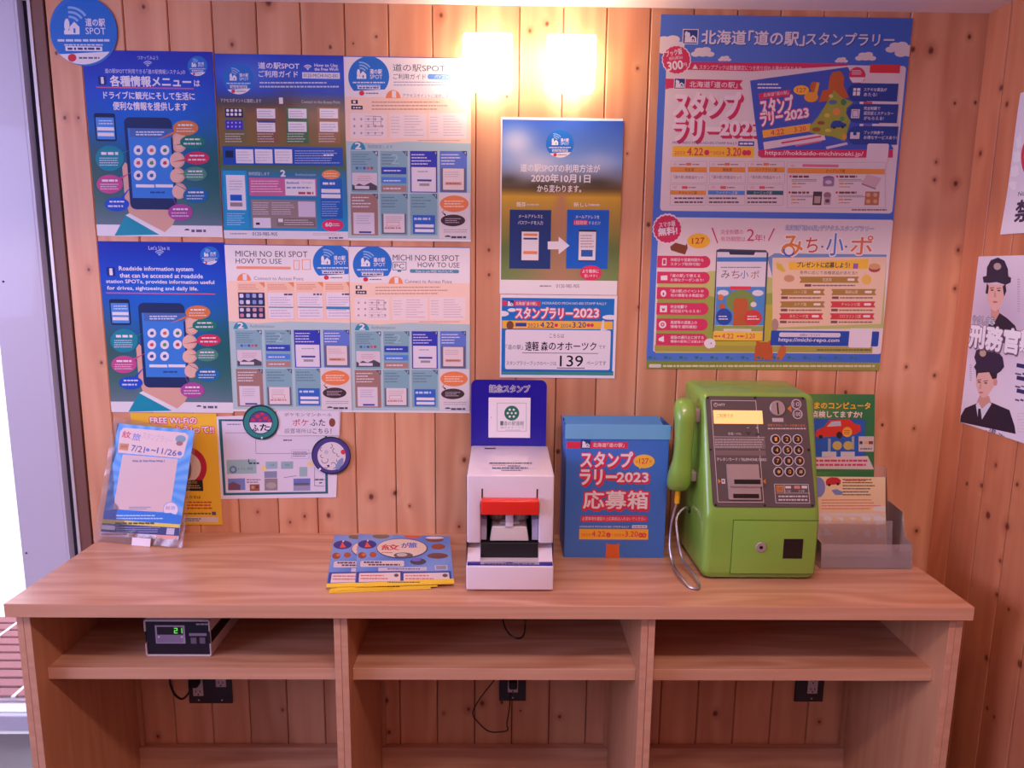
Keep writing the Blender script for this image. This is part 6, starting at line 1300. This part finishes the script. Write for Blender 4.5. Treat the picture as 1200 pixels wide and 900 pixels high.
cv.poly([(86, 764), (548, 790), (546, 812), (88, 790)], (222, 206, 216)); cv.lines(96, 772, 250, 788, 1, (190, 100, 100), 0.6, 0); cv.rect(262, 776, 300, 794, (230, 140, 110)); cv.rect(420, 786, 540, 806, (230, 160, 140))
poster('event_flyer', 'blue event flyer with a blank pale square, inside the clear sleeve', 'flyer', FL)
sv = thing('clear_sleeve', 'crinkled clear plastic sleeve leaning on the wall at the left end of the bench', 'sleeve', tuple((sBL+sBR)/2))
def film(off, amp, seed):
    rg = random.Random(seed); n, m = 26, 36; V = []
    ph = [(rg.uniform(8, 26), rg.uniform(8, 26), rg.uniform(0, 6), rg.uniform(.3, 1)) for _ in range(6)]
    for j in range(m+1):
        for i in range(n+1):
            u = i/n; v = j/m; p = sTL*((1-u)*(1-v))+sTR*(u*(1-v))+sBR*(u*v)+sBL*((1-u)*v)
            e = min(1, 0.25+abs(2*u-1)**3+max(0, v-0.85)*6+max(0, 0.06-v)*8)
            d = sum(w_*math.sin(a*u*2+b*v*2+c) for a, b, c, w_ in ph)/6
            V.append(p+sn*(off+amp*d*e))
    F = [(j*(n+1)+i, (j+1)*(n+1)+i, (j+1)*(n+1)+i+1, j*(n+1)+i+1) for j in range(m) for i in range(n)]
    me = bpy.data.meshes.new('film'); me.from_pydata([tuple(v) for v in V], [], F); return me
link_mesh('front_film', film(0.0042, 0.0026, 3), ACR, sv); link_mesh('back_film', film(0.0006, 0.0005, 9), ACR, sv)
for s_ in ('front',):
    b = bmesh.new(); a = sleeve_pt(275, 798, .0075); b1 = sleeve_pt(384, 806, .0075); c_ = sleeve_pt(380, 856, .0075); d_ = sleeve_pt(272, 850, .0075)
    V = [b.verts.new(p) for p in (a, b1, c_, d_)]+[b.verts.new(p+sn*0.0005) for p in (a, b1, c_, d_)]
    for f in ((0, 1, 2, 3), (7, 6, 5, 4), (0, 4, 5, 1), (1, 5, 6, 2), (2, 6, 7, 3), (3, 7, 4, 0)): b.faces.new([V[i] for i in f])
    for v in b.verts: v.co.z = max(v.co.z, DESK+0.0004)
    bmesh.ops.recalc_face_normals(b, faces=b.faces[:]); obj('white_tab', b, mat('white_tab', (230, 220, 226), 0.5), sv, smooth=False)

# ---- pamphlets
def pamphlet(c, z, label, full=True):
    """c = photo-free corner list TL TR BR BL on the bench"""
    q = [Vector((p[0], p[1], z)) for p in c]
    return Canvas(q, (0, 0, 1), paper=0.0010), label
tl = zpt(420, 629.5); tr_ = zpt(527, 632); brr = zpt(532.2, 687.8); bl = zpt(415.8, 691.8)
top = [tl, tr_, brr, bl]
def draw_pam(cv):
    def bgp(u, v): return mixc((70, 120, 206), (120, 156, 220), 0.5+0.5*math.sin(6*u+4*v))
    cv.fill(bgp, 0.02)
    cv.ell(452, 205, 74, 34, (40, 40, 130)); cv.poly([(430, 228), (444, 196), (450, 182), (458, 196), (484, 226)], (230, 70, 50)); cv.ell(456, 176, 8, 6, (230, 220, 210), 10)
    for (x, y, rx, ry, c) in ((410, 290, 34, 24, (150, 64, 34)), (498, 284, 28, 20, (170, 74, 36)), (424, 284, 16, 10, (214, 110, 50)), (560, 140, 66, 20, (110, 100, 80)), (800, 138, 64, 18, (206, 80, 50)), (952, 166, 62, 20, (120, 56, 50)), (952, 152, 62, 10, (222, 216, 220)), (978, 222, 48, 22, (150, 66, 44)), (974, 292, 72, 22, (110, 60, 60)), (838, 336, 58, 24, (60, 60, 80)), (824, 322, 36, 12, (110, 90, 200)), (680, 130, 34, 14, (80, 150, 220))): cv.ell(x, y, rx, ry, c, 20)
    cv.ell(716, 236, 190, 78, (30, 40, 90), 36); cv.ell(714, 234, 184, 72, (228, 204, 184), 36)
    cv.text(566, 206, 700, 250, '紋', (206, 30, 60), 0.02, res=3); cv.text(716, 192, 772, 232, 'が', (60, 90, 190), 0.02); cv.text(770, 190, 830, 232, '旅', (60, 90, 190), 0.02, res=3); cv.lines(566, 262, 650, 276, 1, (190, 120, 120), 0.5, 0); cv.ell(730, 290, 72, 22, (90, 80, 90), 22); cv.ell(720, 286, 40, 14, (190, 180, 180), 14)
    cv.rect(396, 330, 736, 374, (214, 198, 200), 18); cv.lines(424, 334, 566, 350, 1, (60, 40, 70), 0.7, 0); cv.lines(462, 352, 706, 368, 1, (60, 40, 70), 0.7, 0); cv.rect(540, 378, 900, 404, (200, 190, 206)); cv.lines(610, 382, 890, 398, 1, (90, 80, 120), 0.5)
    cv.rect(956, 362, 1042, 396, (206, 200, 210)); cv.rect(964, 366, 1034, 392, (150, 146, 160))
    for (a, b) in ((386, 708), (732, 1056)): cv.rect(a-22 if a < 400 else a-14, 408, b+14, 486, (30, 50, 140)); cv.rect(a, 418, b, 480, (226, 206, 206), 8); cv.lines(a+14, 428, b-90, 470, 2, (210, 110, 90), 0.4); cv.ell(b-30, 436, 18, 12, (90, 70, 80), 12)
    cv.poly([(345, 491), (1095, 458), (1100, 500), (345, 530)], (246, 204, 40)); cv.lines(610, 474, 860, 494, 1, (90, 70, 40), 0.35)
def rotp(c, ang, dx, dy):
    ce = sum((Vector(p) for p in c), Vector())/4; o = []
    for p in c:
        d = Vector(p)-ce; o.append(ce+Vector((d.x*math.cos(ang)-d.y*math.sin(ang)+dx, d.x*math.sin(ang)+d.y*math.cos(ang)+dy, 0)))
    return o
layers = [(0.012, -0.052, -0.014, 'lowest pamphlet of the pile, its yellow edge showing at the front', False), (-0.012, -0.047, -0.012, 'yellow-edged pamphlet second from the bottom of the pile', False),
          (0.010, -0.036, -0.008, 'pamphlet in the middle of the pile with its yellow front edge showing', False), (0.0, -0.0600, 0.0000, 'blue pamphlet just below the top one, its left part showing', True), (0.0, 0.0, 0.0, 'topmost blue souvenir stamp pamphlet with an oval title', True)]
for k, (an, dx, dy, lab, full) in enumerate(layers):
    c = rotp(top, an, dx, dy); z = DESK+0.0004+k*0.0016
    cv = Canvas([Vector((p.x, p.y, z)) for p in c], (0, 0, 1), paper=0.0011, like=None)
    ref = Canvas([Vector((p.x, p.y, DESK)) for p in top], (0, 0, 1), paper=0.0011)
    cv.h = homog(ref.px, [(0, 0), (cv.W, 0), (cv.W, cv.H), (0, cv.H)]); cv.view(360, 610, 6.3158)
    for p in cv.q: p.z += 0.0
    if full: draw_pam(cv)
    else: cv.fill((246, 204, 40)); cv.rect(360, 100, 1110, 480, (110, 150, 214)); cv.lines(620, 486, 860, 500, 1, (60, 50, 40), 0.5)
    # paper slab below the print
    poster('pamphlet', lab, 'pamphlet', cv, 'pile of blue pamphlets', edge=(240, 200, 60))

# ---- leaflet holder and leaflets
hl = thing('leaflet_holder', 'clear two tier acrylic leaflet holder at the right end of the bench', 'leaflet holder', (0.828, -0.13, 0.80))
HX0, HX1 = 0.7195, 0.9310
obj('back_sheet', prism([(-0.0950, 0.8006), (-0.0650, 1.0050), (-0.0630, 1.0045), (-0.0930, 0.8006)], HX0+0.006, HX1-0.006, 'x'), ACR3, hl, smooth=False)
obj('middle_front', prism([(-0.1450, 0.8040), (-0.1350, 0.8900), (-0.1330, 0.8895), (-0.1430, 0.8040)], HX0+0.012, HX1-0.014, 'x'), ACR2, hl, smooth=False)
obj('front_lip', prism([(-0.2050, 0.8006), (-0.1960, 0.8560), (-0.1940, 0.8555), (-0.2030, 0.8006)], HX0+0.002, HX1-0.002, 'x'), ACR2, hl, smooth=False)
obj('base_sheet', box(HX0, HX1, -0.2030, -0.0955, 0.8003, 0.8023), ACR3, hl, smooth=False)
for x in (HX0, HX1-0.002):
    obj('side_sheet', prism([(-0.2055, 0.8026), (-0.1985, 0.8600), (-0.1700, 0.8640), (-0.1500, 0.9180), (-0.0835, 0.9250), (-0.0700, 0.9600), (-0.0640, 1.0000), (-0.0960, 0.8026)], x, x+0.002, 'x'), ACR3, hl, smooth=False)
def hp_(x, y, yy, s=0.16):
    return at(940+x/3.913, 450+y/3.913, (0, yy, DESK), (0, 1, -s))
gA = [hp_(10, 54, -.098), hp_(340, 56, -.098), hp_(352, 800, -.098), hp_(22, 800, -.098)]
zt_ = [max(p.z, 0.806) for p in gA]
GLf = Canvas([Vector((0.7215, -0.0420, 1.1790)), Vector((0.8955, -0.0420, 1.1790)), Vector((0.8955, -0.1010, 0.8060)), Vector((0.7215, -0.1010, 0.8060))], (0, -1, 0.16), paper=0.0008).view(940, 450, 3.913); cv = GLf
def bgl(u, v): return mixc((40, 120, 66), (96, 150, 70), 0.5+0.5*math.sin(3*u+2))
cv.fill(bgl, 0.02)
cv.text(-10, 84, 312, 114, 'くるまのコンピュータ', (246, 200, 60), 0.035, out=(40, 60, 40), ow=0.03); cv.text(44, 124, 274, 154, '点検してますか?', (240, 232, 222), 0.035, out=(40, 60, 40), ow=0.03)
cv.rect(0, 160, 288, 332, (30, 90, 190)); cv.poly([(60, 236), (66, 212), (100, 196), (124, 166), (214, 160), (240, 182), (266, 188), (268, 214), (240, 232), (70, 246)], (216, 50, 36)); cv.poly([(112, 196), (134, 172), (176, 170), (178, 192)], (190, 196, 214)); cv.ell(170, 234, 14, 16, (40, 30, 36), 18); cv.ell(84, 242, 10, 9, (40, 30, 36), 14); cv.ell(206, 220, 22, 23, (246, 170, 50)); cv.lines(192, 210, 220, 232, 3, (160, 60, 30), 0.4)
cv.rect(118, 250, 130, 310, (150, 170, 190)); cv.rect(226, 240, 238, 300, (150, 170, 190)); cv.ell(160, 282, 22, 20, (200, 180, 90)); cv.ell(210, 282, 22, 20, (200, 180, 90)); cv.rect(258, 240, 328, 310, (206, 200, 200)); cv.rect(262, 262, 276, 276, (60, 60, 90)); cv.rect(284, 262, 300, 276, (240, 180, 60)); cv.rect(304, 262, 324, 276, (150, 40, 50)); cv.lines(266, 290, 322, 304, 1, (120, 110, 120), 0.5)
cv.rect(90, 310, 156, 334, (206, 206, 212)); cv.rect(176, 310, 240, 334, (206, 206, 212)); cv.poly([(0, 338), (300, 330), (330, 392), (0, 392)], (224, 206, 210)); cv.lines(4, 342, 304, 380, 2, (214, 50, 90), 0.5, 0.05); cv.rect(0, 390, 340, 402, (60, 120, 60))
poster('green_leaflet', 'tall green leaflet with a red car, standing at the back of the leaflet holder', 'leaflet', GLf)
YLf = Canvas([Vector((0.7230, -0.1075, 0.9900)), Vector((0.9020, -0.1075, 0.9900)), Vector((0.9140, -0.1260, 0.8120)), Vector((0.7230, -0.1260, 0.8120))], (0, -1, 0.1), paper=0.0012, curl=0.002).view(940, 450, 3.913); cv = YLf
def byl(u, v): return mixc((246, 226, 180), (238, 196, 160), v)
cv.fill(byl, 0.02)
cv.poly([(0, 398), (118, 398), (100, 414), (0, 418)], (50, 80, 160)); cv.ell(72, 470, 32, 44, (120, 140, 210)); cv.poly([(106, 446), (112, 434), (132, 426), (160, 428), (176, 440), (174, 456), (108, 462)], (204, 40, 50)); cv.ell(122, 460, 7, 6, (40, 30, 40), 10); cv.ell(162, 456, 7, 6, (40, 30, 40), 10); cv.poly([(132, 484), (156, 478), (184, 490), (182, 504), (150, 504)], (120, 140, 210))
cv.lines(184, 416, 296, 426, 1, (216, 110, 60), 0.5); cv.lines(184, 430, 330, 510, 6, (70, 60, 70), 0.36, 0.3); cv.lines(196, 436, 290, 446, 1, (214, 70, 50), 0.5); cv.lines(88, 520, 370, 572, 4, (222, 110, 100), 0.34, 0.3)
cv.rect(0, 586, 420, 600, (232, 224, 224))
poster('car_leaflet', 'cream leaflet with a small red car drawing in the middle pocket of the leaflet holder', 'leaflet', YLf)
# remove the helper used for lettering
bpy.data.objects.remove(_to)
